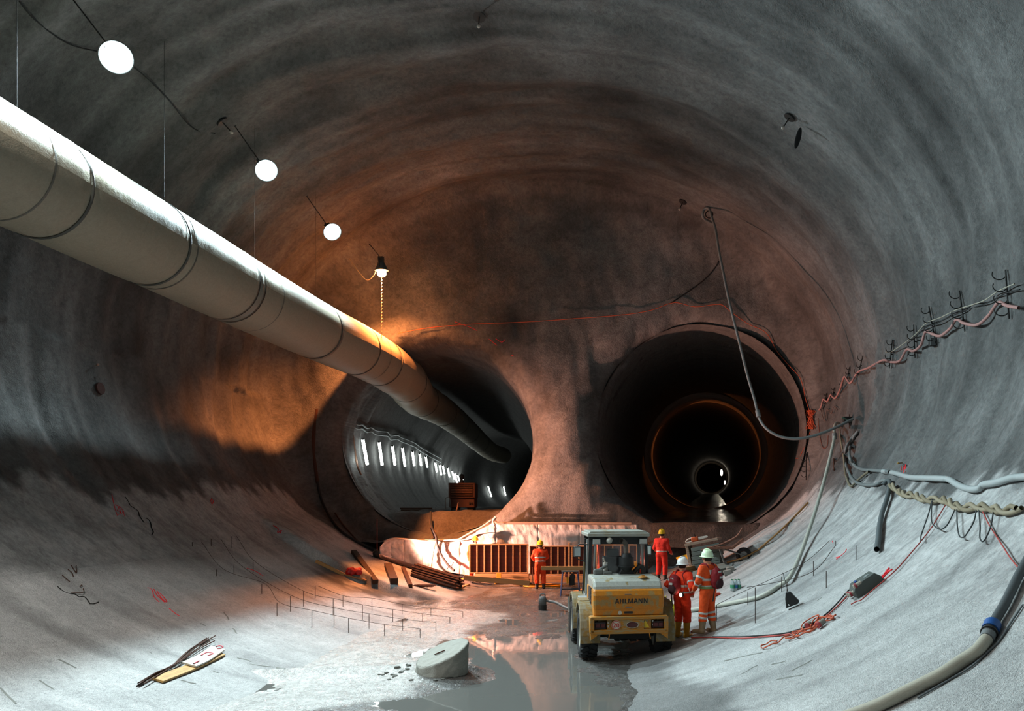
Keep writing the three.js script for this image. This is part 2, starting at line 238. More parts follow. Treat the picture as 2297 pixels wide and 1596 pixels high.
bore('wall_right_tunnel', curve([58, 80, 120, 180, 240, 320].map(rightAt)), 4.2, tunnelRock, 'concrete lining further down the dark tunnel');
for (const [d, r, w] of [[58, 3.9, 0.9], [207, 3.8, 1.5], [250, 3.6, 2]]) {        // lining collars that catch the light
  const c = V(RIGHT_BORE.x + 0.1 * (d - END), RIGHT_BORE.y + 0.02 * (d - END), -d), g = lathe([[4.5, -w], [r + 0.05, -w], [r, -w + 0.06], [r, w], [4.5, w]], 64).rotateX(Math.PI / 2).rotateY(-Math.atan(0.1)).translate(c.x, c.y, c.z);
  structure('wall_tunnel_collar', g, worn('#cbbfb4', 0.7, DIRT_TINT, 1.2, 0.01, { side: THREE.DoubleSide }), 'concrete collar inside the dark tunnel');
}
structure('wall_tunnel_stop', new THREE.CircleGeometry(4.6, 40).translate(RIGHT_BORE.x + 28.7, RIGHT_BORE.y + 5.7, -319), tunnelRock, 'far end of the dark tunnel');
{ const e = LEFT_PATH.getPointAt(1), t = LEFT_PATH.getTangentAt(1); const g = new THREE.CircleGeometry(4.6, 40).rotateY(Math.atan2(-t.x, -t.z)).translate(e.x, e.y, e.z); structure('wall_tunnel_stop', g, tunnelRock, 'far end of the lit tunnel'); }
// fill that makes the floors of the two tunnels
function strip(name, path, from, to, half, level, material, label, rough = 0.05) {
  const n = 160, m = 26, pos = [], uv = [], idx = [];
  for (let j = 0; j <= n; j++) { const s = lerp(from, to, Math.pow(j / n, 1.5)), p = path.getPointAt(s), t = path.getTangentAt(s), side = V(-t.z, 0, t.x).normalize(); for (let i = 0; i <= m; i++) { const o = (i / m * 2 - 1) * half, x = p.x + side.x * o, z = p.z + side.z * o; pos.push(x, level(p, o) + rough * fbm(x * 0.7, z * 0.7, 5, 3), z); uv.push(x, z); } }
  for (let j = 0; j < n; j++) for (let i = 0; i < m; i++) { const a = j * (m + 1) + i; idx.push(a, a + 1, a + m + 2, a, a + m + 2, a + m + 1); }
  const g = new THREE.BufferGeometry(); g.setAttribute('position', new THREE.Float32BufferAttribute(pos, 3)); g.setAttribute('uv', new THREE.Float32BufferAttribute(uv, 2)); g.setIndex(idx); g.computeVertexNormals(); return structure(name, g, material, label);
}

const lampFloor = new THREE.MeshStandardMaterial({ color: new THREE.Color().setRGB(0.15, 0.135, 0.125), roughness: 0.8, map: metres(SHOTCRETE_TINT, 2.3), bumpMap: metres(MUD_BUMP, 1.3), bumpScale: 0.08 });
const LEFT_FLOOR = curve([[31.9, -7.9], [45, -9.5], [60, -11.4], [75, -12.7], [90, -12.2], [100, -10], [108, -6.8], [113, -4.1]].map(([d, x]) => V(x, 0, -d)));
const leftLevel = (d, o) => lerp(1.82 + 0.05 * o * o * sstep(0, 2, o), 2.93, sstep(33.4, 35.6, d + 0.5 * noise(o, 1, 1)));
strip('floor_left_tunnel', LEFT_FLOOR, 0, 1, 3.7, (p, o) => leftLevel(-p.z, o), lampFloor, 'heaped dirt and roadway in the lit tunnel', 0.2);
const RIGHT_FLOOR = curve([33.0, 60, 120, 180, 240, 320].map((d) => V(RIGHT_BORE.x + 0.1 * (d - END), 0, -d)));
strip('floor_right_tunnel', RIGHT_FLOOR, 0, 1, 3.3, (p) => 2.5 + 0.02 * (-p.z - END) - 0.5 * sstep(34, 33.0, -p.z), new THREE.MeshStandardMaterial({ color: new THREE.Color().setRGB(0.1, 0.09, 0.085), roughness: 0.16, roughnessMap: metres(MUD_BUMP, 3), bumpMap: metres(MUD_BUMP, 2), bumpScale: 0.02 }), 'wet roadway of the dark tunnel', 0.03);
strip('floor_tunnel_sill', curve([32.0, 33, 36].map((d) => V(RIGHT_BORE.x + 0.1 * (d - END), 0, -d))), 0, 1, 2.7, (p, o) => lerp(1.55, 2.5, sstep(32.1, 33.3, -p.z + 0.3 * noise(o, 3, 3))), lampFloor, 'earth sill at the mouth of the dark tunnel', 0.08);
// ------------------------------------------------------------------ floodlights along the vault, and the big duct
const DARK_STEEL = worn('#2b2c2c', 0.6, RUST_TINT, 0.4), GALV = worn('#8d9190', 0.45, DIRT_TINT, 0.4, 0.001, { metalness: 0.6 }), BLACK_RUBBER = worn('#1d1e20', 0.75, DIRT_TINT, 0.5), CABLE_GREY = worn('#7d8386', 0.7, DIRT_TINT, 0.4);
const COOL_AIM = V(0.55, -0.62, 0.56).normalize();
function floodlight(p, colour, power, label, glow, radius = 0.26, AIM = COOL_AIM, cone = 1.2, soft = 0.75) {
  const t = thing('floodlight', label, 'lamp', p, 0, 'floodlights along the vault'), q = new THREE.Quaternion().setFromUnitVectors(V(0, -1, 0), AIM), turned = (g) => g.applyQuaternion(q);
  part(t, 'reflector', turned(lathe([[0.05, 0.3], [0.12, 0.28], [radius * 0.8, 0.14], [radius + 0.03, 0], [radius + 0.05, -0.03], [radius + 0.03, -0.03], [radius, 0], [radius * 0.75, 0.12], [0.1, 0.24], [0.0, 0.25]], 32)), worn('#5c5e5e', 0.5, DIRT_TINT, 0.4, 0.001, { side: THREE.DoubleSide }));
  part(t, 'lens', turned(lathe([[0, -0.075], [radius * 0.5, -0.055], [radius * 0.85, -0.02], [radius, 0.01]], 32)), new THREE.MeshStandardMaterial({ color: '#000000', emissive: colour, emissiveIntensity: glow, side: THREE.DoubleSide }));
  part(t, 'ballast_box', turned(box(0.2, 0.22, 0.16, 0, 0.39, 0)), DARK_STEEL);
  const n = normalAt(p), far = p.clone(); for (let i = 0; i < 200 && airSDF(far.x, far.y, -far.z) < 0.02; i++) far.addScaledVector(n, -0.03);       // out along the wall's own direction
  const wall = far.sub(p), back = AIM.clone().multiplyScalar(-0.45);
  part(t, 'bracket', [rod(back, wall, 0.014), new THREE.SphereGeometry(0.06, 10, 8).translate(wall.x, wall.y, wall.z)], DARK_STEEL);
  part(t, 'yoke', [bar(back.clone().add(V(0, 0, radius)), AIM.clone().multiplyScalar(-0.05).add(V(0, 0, radius + 0.04)), 0.04, 0.012), bar(back.clone().add(V(0, 0, -radius)), AIM.clone().multiplyScalar(-0.05).add(V(0, 0, -radius - 0.04)), 0.04, 0.012), rod(back.clone().add(V(0, 0, radius)), back.clone().add(V(0, 0, -radius)), 0.018)], DARK_STEEL);
  const s = new THREE.SpotLight(colour, power, 0, cone, soft, 2); s.position.copy(AIM).multiplyScalar(0.1); s.target.position.copy(AIM).multiplyScalar(3); s.castShadow = true; s.shadow.radius = 9; t.add(s, s.target);
  return t;
}
const lampSpots = [[260, 128, 15.6, 'bluish white floodlight high above the near end of the duct'], [597, 382, 22.2, 'bluish white floodlight above the clamped joint of the duct'], [745, 520, 27.2, 'bluish white floodlight next to the orange floodlight']];
for (const [x, y, d, label] of lampSpots) floodlight(at(x, y, d), COOL, LAMP_POWER, label, 60);
for (const [d, label] of [[10.2, 'bluish white floodlight on the vault before the duct'], [4.6, 'bluish white floodlight on the vault overhead'], [-1.2, 'bluish white floodlight on the vault behind']]) floodlight(V(-9.2, 12.7, -d), NEUTRAL, NEAR_POWER, label, 60, 0.26, V(0.1, -0.97, -0.15).normalize(), 1.15, 0.8);
const SODIUM_AT = at(856, 606, 30.5);
{ const t = floodlight(SODIUM_AT, SODIUM, SODIUM_POWER, 'small orange sodium floodlight nearest the tunnel mouths', 40, 0.22, V(0.04, -0.98, -0.06).normalize(), 1.08, 0.75); t.children[1].material.emissive.setRGB(1, 0.5, 0.22); part(t, 'bulb', new THREE.SphereGeometry(0.17, 20, 14).scale(1, 0.85, 1).translate(0, -0.13, 0), new THREE.MeshStandardMaterial({ color: '#000000', emissive: new THREE.Color().setRGB(1, 0.55, 0.25), emissiveIntensity: 40 })); }

// the duct: joined lengths, each a part, with clamp rings between them
const DUCT_X = -10.75, DUCT_Y = 9.13;
const DUCT_PATH = curve([V(DUCT_X - 2.0, DUCT_Y + 1.2, -3.5), V(DUCT_X - 0.7, DUCT_Y + 0.4, -8), V(DUCT_X - 0.05, DUCT_Y, -13), V(DUCT_X, DUCT_Y, -19), V(DUCT_X + 0.08, DUCT_Y, -26), V(DUCT_X + 0.4, DUCT_Y - 0.02, -31.5), V(DUCT_X + 0.55, DUCT_Y - 0.25, -35.5), V(-10.7, 8.62, -40), V(-10.85, 8.55, -46), V(-11.6, 8.5, -55), V(-12.6, 8.35, -66), V(-13.2, 8.15, -75), V(-12.9, 8.1, -80)], 0.5);  // unseen near end is bent to the wall so lamplight gets past it
const canvas = worn('#a39a88', 0.62, DIRT_TINT, 1.6, 0.004, { side: THREE.DoubleSide });
const duct = thing('ventilation_duct', 'huge pale ventilation duct running under the floodlights into the lit tunnel', 'duct');
{
  const total = DUCT_PATH.getLength(), joints = [0, 5, 11.4, 14.6, 18.0, 23.6, 27.0, 29.4, 33, 37.5, 42.5, 48, 54.5, 62.5, 69.5, total - 0.1], UPW = V(0, 1, 0);
  const ringAt = (s, r, n = 40) => { const u = clamp(s / total, 0, 1), p = DUCT_PATH.getPointAt(u), t = DUCT_PATH.getTangentAt(u), x = V().crossVectors(t, UPW).normalize(), y = V().crossVectors(x, t), out = []; for (let i = 0; i <= n; i++) { const a = i / n * Math.PI * 2; out.push(p.clone().addScaledVector(x, Math.cos(a) * r(a)).addScaledVector(y, Math.sin(a) * r(a))); } return out; };
  const sleeve = (a, b, r, step) => { const n = Math.max(2, Math.round((b - a) / step)), pos = [], uv = [], idx = []; for (let j = 0; j <= n; j++) { const s = a + (b - a) * j / n; ringAt(s, (q) => r(s, q)).forEach((p, i) => { pos.push(p.x, p.y, p.z); uv.push(i / 40 * 6, s); }); } for (let j = 0; j < n; j++) for (let i = 0; i < 40; i++) { const k = j * 41 + i; idx.push(k, k + 41, k + 1, k + 1, k + 41, k + 42); } const g = new THREE.BufferGeometry(); g.setAttribute('position', new THREE.Float32BufferAttribute(pos, 3)); g.setAttribute('uv', new THREE.Float32BufferAttribute(uv, 2)); g.setIndex(idx); g.computeVertexNormals(); return g; };
  const base = (s) => lerp(0.97, 0.8, sstep(29.5, 45.5, s));
  for (let k = 0; k < joints.length - 1; k++) {
    const a = joints[k], b = joints[k + 1];
    const r = (s, q) => { const e = Math.min(s - a, b - s), f = s > 30.5 ? 1 : 0.35; return base(s) * (1 + 0.012 * f * noise(s * 2.4, Math.cos(q) * 1.5, Math.sin(q) * 1.5) + 0.02 * f * noise(s * 0.5, Math.cos(q), Math.sin(q)) - 0.03 * Math.exp(-((e / 0.16) ** 2)) + (s > 30.5 ? 0.02 * Math.sin(s * 3.1) : 0) + 0.004 * Math.sin(s * 38) * Math.exp(-e / 0.7)); };
    part(duct, 'duct_length', sleeve(a, b, r, 0.07), canvas);
    if (k) { const w = k === 4 ? 0.14 : 0.035; part(duct, 'clamp_ring', sleeve(a - w, a + w, (s) => base(s) * (0.985 + 0.022 * Math.cos((s - a) / w * 1.4)), w / 2), k === 4 ? worn('#8b897f', 0.5) : worn('#55534d', 0.6), k === 4 ? 'wide dark joint clamp' : undefined); if (k === 4) for (const o of [-0.17, 0.17]) part(duct, 'strap', sleeve(a + o - 0.02, a + o + 0.02, (s) => base(s) * 1.012, 0.02), BLACK_RUBBER); }
  }
  for (let d = 14; d < 32; d += 4.4) { const p = V(DUCT_X, DUCT_Y, -d), top = V(DUCT_X, DUCT_Y + 0.95, -d); let y = top.y; while (airSDF(DUCT_X, y, d) < 0 && y < 17) y += 0.05; part(duct, 'hanger', rod(top, V(DUCT_X, y, -d), 0.004, 5), DARK_STEEL); part(duct, 'hanger_band', sleeve(d - 3.54, d - 3.5, (s) => base(s) * 1.006, 0.02), worn('#6f6c64', 0.6)); }
}
// chain from the orange lamp down to the duct, and its curled lead
{ const a = SODIUM_AT.clone().add(V(0, -0.15, 0)), foot = V(SODIUM_AT.x, DUCT_Y + 0.5, SODIUM_AT.z), pts = []; for (let i = 0; i <= 60; i++) { const u = i / 60; pts.push(V(lerp(a.x, foot.x, u) + 0.015 * Math.cos(i * 2.1), lerp(a.y, foot.y, u), lerp(a.z, foot.z, u) + 0.015 * Math.sin(i * 2.1))); }
  single('hanging_rope', 'thin twisted rope hanging from the orange floodlight down to the duct', 'rope', tube(pts, 0.014, 240, 5), worn('#b9a58c', 0.8));
  const n = hit(800, 625), l = SODIUM_AT; single('lamp_lead', 'short curled lead at the orange floodlight', 'cable', tube([l.clone().add(V(-0.15, 0.25, -0.1)), l.clone().add(V(-0.3, -0.2, 0)), l.clone().add(V(-0.55, -0.38, 0)), l.clone().add(V(-0.85, -0.1, -0.05)), l.clone().add(V(-1.3, 0.5, -0.2))], 0.018, 40, 6), worn('#c9b08c', 0.7)); }
// ------------------------------------------------------------------ the yellow wheel loader, rear towards the viewer
const font = await new FontLoader().loadAsync('fonts/droid/droid_sans_bold.typeface.json');
const lettering = (text, size, depth = 0.004) => { const g = new TextGeometry(text, { font, size, depth, curveSegments: 4, bevelEnabled: false }); g.computeBoundingBox(); const b = g.boundingBox; return g.translate(-(b.min.x + b.max.x) / 2, -(b.min.y + b.max.y) / 2, 0); };
// paint with settled dust whose ragged edge follows its own patches
function dusted(hex, dustHex, size, level) { const a = new THREE.Color(hex), b = new THREE.Color(dustHex), t = tile(256, (u, v) => { const n = 0.45 * L8(u, v) + 0.3 * L16(u, v) + 0.15 * L64(u, v) + 0.1 * L256(u, v), m = sstep(level - 0.05, level + 0.05, n), c = a.clone().lerp(b, m), g = 0.9 + 0.25 * (grainy(u, v) - 0.5); const s = c.getRGB({}, THREE.SRGBColorSpace); return [s.r * g, s.g * g, s.b * g]; }, true); return new THREE.MeshStandardMaterial({ map: metres(t, size), roughness: 0.55, bumpMap: metres(SHOTCRETE_BUMP, 0.4), bumpScale: 0.001 }); }
const YELLOW = dusted('#c87a08', '#a1824c', 0.9, 0.62), YELLOW_DUSTY = dusted('#c07c12', '#a08c62', 0.9, 0.56), DUST_PALE = dusted('#a3a59d', '#8d7a4e', 0.8, 0.66), FENDER = dusted('#8f7440', '#8d8268', 0.7, 0.52), TYRE = worn('#26282a', 0.85, DIRT_TINT, 0.35, 0.006), RIM = worn('#a7a69c', 0.6, DIRT_TINT, 0.4), CAB_BLACK = worn('#15181a', 0.5, DIRT_TINT, 0.6), CAB_GREY = worn('#9fa5a4', 0.55, DIRT_TINT, 0.5), GLASS = new THREE.MeshPhysicalMaterial({ color: '#ffffff', transmission: 1, roughness: 0.02, thickness: 0, ior: 1.45 });
const LOADER_AT = V(-0.2, 0.0, -17.5);
{
  const t = thing('wheel_loader', 'dusty yellow wheel loader lettered AHLMANN, seen from behind', 'loader', LOADER_AT, 0.157);
  // wheels
  const tyreGeo = (() => {
    const prof = [[0.30, -0.15], [0.33, -0.185], [0.42, -0.19], [0.475, -0.165], [0.49, -0.12], [0.49, 0.12], [0.475, 0.165], [0.42, 0.19], [0.33, 0.185], [0.30, 0.15]], list = [lathe(prof, 40)];
    for (let i = 0; i < 22; i++) for (const s of [-1, 1]) { const g = box(0.05, 0.17, 0.1, 0, 0, 0, 0.008).rotateX(s * 0.5).translate(0.49, s * 0.09, 0).rotateY((i + (s > 0 ? 0.5 : 0)) / 22 * Math.PI * 2); list.push(g); }
    return merged(list).rotateZ(Math.PI / 2);
  })();
  const rimGeo = merged([lathe([[0.0, 0.06], [0.12, 0.07], [0.13, 0.03], [0.2, 0.0], [0.26, 0.06], [0.29, 0.15], [0.315, 0.165], [0.325, 0.15], [0.3, 0.1], [0.3, -0.15], [0.0, -0.15]], 32), ...Array.from({ length: 8 }, (_, i) => cyl(0.014, 0.014, 0.03, 8, 0.16 * Math.cos(i * 0.785), 0.04, 0.16 * Math.sin(i * 0.785)))]).rotateZ(Math.PI / 2);
  for (const [x, z] of [[-0.8, 0], [0.8, 0], [-0.8, -2.05], [0.8, -2.05]]) { const w = part(t, 'wheel', tyreGeo, TYRE, 'lugged black tyre'); w.position.set(x, 0.515, z); const r = part(w, 'rim', x < 0 ? rimGeo : rimGeo.clone().rotateY(Math.PI), RIM, 'pale dusty rim'); }
  part(t, 'axle', [rod(V(-0.7, 0.515, 0), V(0.7, 0.515, 0), 0.09, 14), rod(V(-0.7, 0.515, -2.05), V(0.7, 0.515, -2.05), 0.09, 14), new THREE.SphereGeometry(0.18, 16, 12).translate(0, 0.515, 0), new THREE.SphereGeometry(0.18, 16, 12).translate(0, 0.515, -2.05)], DARK_STEEL);
  part(t, 'chassis', [box(0.72, 0.34, 3.0, 0, 0.78, -0.9), extrude([[-0.62, 0.66], [-0.4, 0.5], [0.4, 0.47], [0.62, 0.66]], 0.9, 0.02).translate(0, 0, -0.35), box(0.1, 0.12, 0.3, -0.2, 0.46, 0.3), box(0.14, 0.16, 0.3, 0.16, 0.45, 0.2)], worn('#191715', 0.8, RUST_TINT, 0.5));
  // engine hood: rounded profile, dusty cap over yellow sides
  const side = (pts, w, bevel) => extrude(pts.map(([z, y]) => [z, y]), w - bevel * 2, bevel).rotateY(-Math.PI / 2).translate(w / 2 - bevel, 0, 0);
  part(t, 'hood', side([[-0.55, 1.17], [0.69, 1.17], [0.69, 1.4], [0.66, 1.47], [0.6, 1.5], [-0.55, 1.5]], 1.5, 0.045), YELLOW, 'yellow engine hood');
  part(t, 'hood_top', side([[-0.6, 1.47], [0.62, 1.47], [0.58, 1.56], [0.5, 1.64], [0.38, 1.685], [0.15, 1.7], [-0.6, 1.7]], 1.46, 0.045), DUST_PALE, 'hood top under pale dust');
  part(t, 'hood_lower', side([[-0.5, 0.98], [0.66, 0.98], [0.69, 1.02], [0.69, 1.125], [-0.5, 1.125]], 1.47, 0.04), YELLOW);
  part(t, 'side_grille', Array.from({ length: 12 }, (_, i) => box(0.02, 0.02, 0.5, -0.755, 1.2 + i * 0.03, 0.1, 0.004)), CAB_BLACK);
  part(t, 'filler_cap', [cyl(0.1, 0.09, 0.04, 20, 0.36, 1.75, 0.36), box(0.07, 0.03, 0.03, 0.36, 1.78, 0.36)], YELLOW_DUSTY);
  part(t, 'handle', box(0.14, 0.022, 0.02, 0, 1.16, 0.735), GALV); part(t, 'handle', box(0.14, 0.01, 0.012, -0.02, 1.43, 0.735), GALV);
  part(t, 'lettering', lettering('AHLMANN', 0.1, 0.006).translate(0.05, 1.29, 0.734), surf('#141210', 0.5), 'black AHLMANN lettering');
  part(t, 'badge', [new THREE.CylinderGeometry(0.042, 0.042, 0.006, 20).rotateX(Math.PI / 2).translate(-0.19, 1.045, 0.733)], worn('#d6d2c4', 0.5));
  part(t, 'badge', [box(0.18, 0.045, 0.008, -0.01, 1.05, 0.735)], worn('#1c1a18', 0.5));
  // rear bumper block with its lamp recesses
  const bumper = part(t, 'bumper', [box(1.62, 0.07, 0.3, 0, 0.945, 0.68), box(1.62, 0.09, 0.3, 0, 0.66, 0.68), box(0.62, 0.26, 0.26, 0.0, 0.8, 0.68), box(0.18, 0.26, 0.2, -0.38, 0.8, 0.66), box(0.18, 0.26, 0.2, 0.38, 0.8, 0.66), box(0.09, 0.33, 0.3, -0.78, 0.8, 0.68), box(0.09, 0.33, 0.3, 0.78, 0.8, 0.68), box(1.5, 0.28, 0.06, 0, 0.8, 0.56), extrude([[-0.81, 0.64], [-0.81, 0.5], [-0.62, 0.64]], 0.26, 0.01).translate(0, 0, 0.55), extrude([[0.81, 0.64], [0.62, 0.64], [0.81, 0.5]], 0.26, 0.01).translate(0, 0, 0.55)], YELLOW_DUSTY);
  for (const s of [-1, 1]) { const l = part(t, 'tail_lamp', box(0.24, 0.15, 0.05, s * 0.61, 0.79, 0.74), worn('#2a1513', 0.35), 'dark red tail lamp cluster'); part(l, 'lens', [box(0.1, 0.08, 0.02, s * 0.61 - 0.05, 0.79, 0.768), box(0.09, 0.08, 0.02, s * 0.61 + 0.06, 0.79, 0.768)], worn('#5a1512', 0.25)); part(t, 'tie_down', rod(V(s * 0.42, 0.62, 0.82), V(s * 0.44, 0.5, 0.83), 0.012), YELLOW); }
  const sign = part(t, 'speed_sign', new THREE.CylinderGeometry(0.1, 0.1, 0.008, 28).rotateX(Math.PI / 2).translate(-0.28, 0.8, 0.815), worn('#d8d2c2', 0.5), 'round worn 20 speed sticker');
  part(sign, 'ring', new THREE.TorusGeometry(0.088, 0.009, 6, 28).translate(-0.28, 0.8, 0.818), surf('#b04a3c', 0.5)); part(sign, 'digits', lettering('20', 0.09).translate(-0.28, 0.8, 0.82), surf('#b23a30', 0.5));
  part(t, 'maker_badge', new THREE.SphereGeometry(0.13, 20, 10).scale(1, 0.5, 0.1).translate(0.06, 0.8, 0.81), surf('#4a1714', 0.4), 'dark oval badge'); part(t, 'maker_badge', new THREE.TorusGeometry(0.13, 0.012, 6, 28).scale(1, 0.5, 1).translate(0.06, 0.8, 0.815), worn('#b9b0a0', 0.5));
  part(t, 'warning_sticker', extrude([[-0.09, -0.07], [0.09, -0.07], [0, 0.08]], 0.004, 0.002).translate(0.34, 0.8, 0.765), surf('#d8b41a', 0.5), 'yellow triangular sticker');
  part(t, 'label_sticker', [box(0.03, 0.04, 0.004, -0.44, 0.84, 0.762, 0.002), box(0.03, 0.05, 0.004, -0.44, 0.77, 0.762, 0.002), box(0.03, 0.04, 0.004, 0.5, 0.86, 0.762, 0.002), box(0.03, 0.04, 0.004, 0.5, 0.79, 0.762, 0.002)], worn('#d9d6cc', 0.6));
  // fenders
  for (const s of [-1, 1]) {
    const arc = (r0, r1) => { const out = []; for (let i = 0; i <= 12; i++) { const a = lerp(-0.15, 2.5, i / 12); out.push([Math.cos(a) * r1, Math.sin(a) * r1 * 1.08]); } for (let i = 12; i >= 0; i--) { const a = lerp(-0.15, 2.5, i / 12); out.push([Math.cos(a) * r0, Math.sin(a) * r0 * 1.08]); } return out; };
    part(t, 'fender', [extrude(arc(0.61, 0.645), 0.4, 0.008).rotateY(-Math.PI / 2).translate(s * 0.8 + 0.2, 0.52, 0), extrude([[-0.55, 1.15], [-0.55, 0.9], [0.45, 0.75], [0.66, 0.5], [0.66, 1.0], [0.3, 1.2]], 0.03, 0.006).rotateY(-Math.PI / 2).translate(s * 0.62 + 0.015, 0, 0), box(0.36, 0.08, 0.5, s * 0.8, 1.2, -0.2)], FENDER);
    part(t, 'front_fender', [extrude(arc(0.6, 0.63), 0.36, 0.008).rotateY(-Math.PI / 2).translate(s * 0.8 + 0.18, 0.52, -2.05)], FENDER);
  }
  // cab
  const cabX = -0.03, W = 0.68, Z0 = -0.66, Z1 = -1.9, pil = (x0, z0, x1, z1, w) => bar(V(cabX + x0, 1.05, z0), V(cabX + x1, 2.5, z1), w, w * 1.2, V(0, 0, 1));
  part(t, 'cab_base', [box(1.36, 0.5, 1.4, cabX, 1.0, -1.3, 0.03), box(0.2, 0.34, 0.5, -0.82, 1.05, -0.75)], CAB_GREY);
  for (const s of [-1, 1]) { part(t, 'cab_pillar', pil(s * W, Z0, s * (W - 0.05), Z0 - 0.04, 0.07), CAB_BLACK); part(t, 'cab_pillar', pil(s * W, Z1, s * (W - 0.05), Z1 + 0.2, 0.07), CAB_BLACK); part(t, 'cab_pillar', pil(s * (W + 0.01), -1.15, s * (W - 0.04), -1.15, 0.05), CAB_GREY); part(t, 'window_strip', [bar(V(cabX + s * (W - 0.1), 1.25, Z0 + 0.02), V(cabX + s * (W - 0.15), 2.42, Z0 - 0.02), 0.035, 0.03, V(0, 0, 1))], CAB_GREY); }
  part(t, 'rear_window', [box(1.1, 1.12, 0.005, cabX, 1.85, Z0 - 0.03, 0)], GLASS); part(t, 'front_window', [box(1.1, 1.2, 0.005, cabX, 1.85, Z1 + 0.1, 0)], GLASS);
  for (const s of [-1, 1]) part(t, 'side_window', box(0.005, 1.0, 0.95, cabX + s * (W - 0.03), 1.9, -1.3, 0), GLASS);
  part(t, 'roof', [box(1.42, 0.09, 1.5, cabX, 2.62, -1.3, 0.04), box(1.3, 0.06, 1.3, cabX, 2.67, -1.3, 0.03)], DUST_PALE, 'dusty pale cab roof');
  part(t, 'roof_beam', box(1.34, 0.17, 0.07, cabX, 2.49, Z0 - 0.03), CAB_BLACK); part(t, 'roof_beam', box(1.34, 0.15, 0.07, cabX, 2.5, Z1 + 0.15), CAB_BLACK);
  for (const x of [-0.5, 0.56]) { const l = part(t, 'work_lamp', box(0.17, 0.12, 0.09, cabX + x, 2.47, Z0 + 0.06), CAB_GREY); part(l, 'lens', box(0.14, 0.09, 0.01, cabX + x, 2.47, Z0 + 0.107), worn('#b7bab6', 0.2)); }
  part(t, 'beacon', [lathe([[0.0, 0.06], [0.05, 0.05], [0.07, 0.0], [0.07, -0.05], [0, -0.05]], 18).rotateX(1.3).translate(-0.24, 2.5, Z0 + 0.06)], worn('#c9c9c2', 0.3));
  part(t, 'exhaust_pipe', [rod(V(0.13, 1.9, -0.5), V(0.12, 2.36, -0.5), 0.055, 16), tube([V(0.12, 2.34, -0.5), V(0.11, 2.43, -0.49), V(0.05, 2.48, -0.46), V(0.0, 2.5, -0.42)], 0.055, 16, 14)], worn('#6b645c', 0.6, RUST_TINT, 0.3));
  part(t, 'air_cleaner', [cyl(0.17, 0.17, 0.2, 24, 0.13, 2.02, -0.5), cyl(0.1, 0.17, 0.12, 24, 0.13, 1.86, -0.5), cyl(0.19, 0.19, 0.02, 24, 0.13, 1.92, -0.5), cyl(0.13, 0.1, 0.1, 16, 0.13, 2.16, -0.5), extrude([[-0.2, 0], [0.2, 0], [0.08, 0.2], [-0.08, 0.2]], 0.12, 0.01).translate(0.13, 1.7, -0.55)], CAB_BLACK);
  part(t, 'intake_hose', tube([V(0.3, 1.78, -0.5), V(0.42, 1.9, -0.5), V(0.5, 1.88, -0.5), V(0.52, 1.72, -0.5)], 0.05, 24, 12), worn('#2a2a2a', 0.6));
  part(t, 'seat', [box(0.5, 0.14, 0.5, -0.1, 1.5, -1.2, 0.05), box(0.48, 0.62, 0.12, -0.12, 1.82, -0.95, 0.05), box(0.28, 0.18, 0.1, -0.12, 2.2, -0.95, 0.04)], worn('#16181a', 0.8));
  part(t, 'steering_column', [rod(V(-0.1, 1.2, -1.75), V(-0.1, 1.75, -1.6), 0.03), new THREE.TorusGeometry(0.18, 0.015, 8, 24).rotateX(-1.1).translate(-0.1, 1.77, -1.58)], CAB_BLACK);
  part(t, 'fire_extinguisher', [cyl(0.055, 0.055, 0.3, 14, -0.33, 1.85, -0.62), rod(V(-0.33, 2.0, -0.62), V(-0.38, 2.1, -0.6), 0.018)], worn('#c9c3ba', 0.5));
  part(t, 'hood_clutter', [box(0.22, 0.14, 0.16, -0.5, 1.8, -0.5, 0.04).rotateZ(0), box(0.2, 0.08, 0.12, -0.3, 1.77, -0.46, 0.02), rod(V(-0.6, 1.78, -0.46), V(-0.3, 1.95, -0.5), 0.035)], worn('#6a6c6a', 0.8));
  for (const s of [-1, 1]) {
    const m = part(t, 'mirror', box(0.16, 0.24, 0.05, s * (s < 0 ? 0.92 : 0.8), 2.22, s < 0 ? -1.1 : -1.5, 0.03), worn('#585c5c', 0.6), 'grey wing mirror'), mx = s * (s < 0 ? 0.92 : 0.8), mz = s < 0 ? -1.1 : -1.5;
    part(m, 'glass', box(0.13, 0.2, 0.008, mx, 2.22, mz + 0.027, 0.002), surf('#c9d0d0', 0.08, { metalness: 1 })); part(m, 'arm', tube([V(s * 0.66, 2.38, mz), V(mx * 0.94, 2.39, mz), V(mx, 2.34, mz)], 0.014, 16, 6), DARK_STEEL); part(m, 'arm', tube([V(mx, 2.1, mz), V(mx * 0.98, 2.05, mz), V(s * 0.72, 1.98, mz)], 0.014, 16, 6), DARK_STEEL);
  }
  part(t, 'grab_rail', rod(V(-0.74, 1.25, -1.2), V(-0.75, 2.0, -1.2), 0.014), worn('#8a7434', 0.6));
  // front end: boom and bucket
  part(t, 'boom', [bar(V(-0.28, 1.35, -1.9), V(-0.28, 0.6, -3.3), 0.1, 0.22), bar(V(0.28, 1.35, -1.9), V(0.28, 0.6, -3.3), 0.1, 0.22), rod(V(-0.3, 0.8, -2.9), V(0.3, 0.8, -2.9), 0.06)], YELLOW);
  part(t, 'bucket', [extrude([[0, 0.05], [0.85, 0.05], [0.8, 0.12], [0.12, 0.13], [0.06, 0.5], [0.3, 0.85], [0.24, 0.9], [-0.04, 0.55]], 1.9, 0.01).rotateY(Math.PI / 2).translate(-0.95, 0, -3.25)], worn('#6d6a62', 0.6, RUST_TINT, 0.6));
}
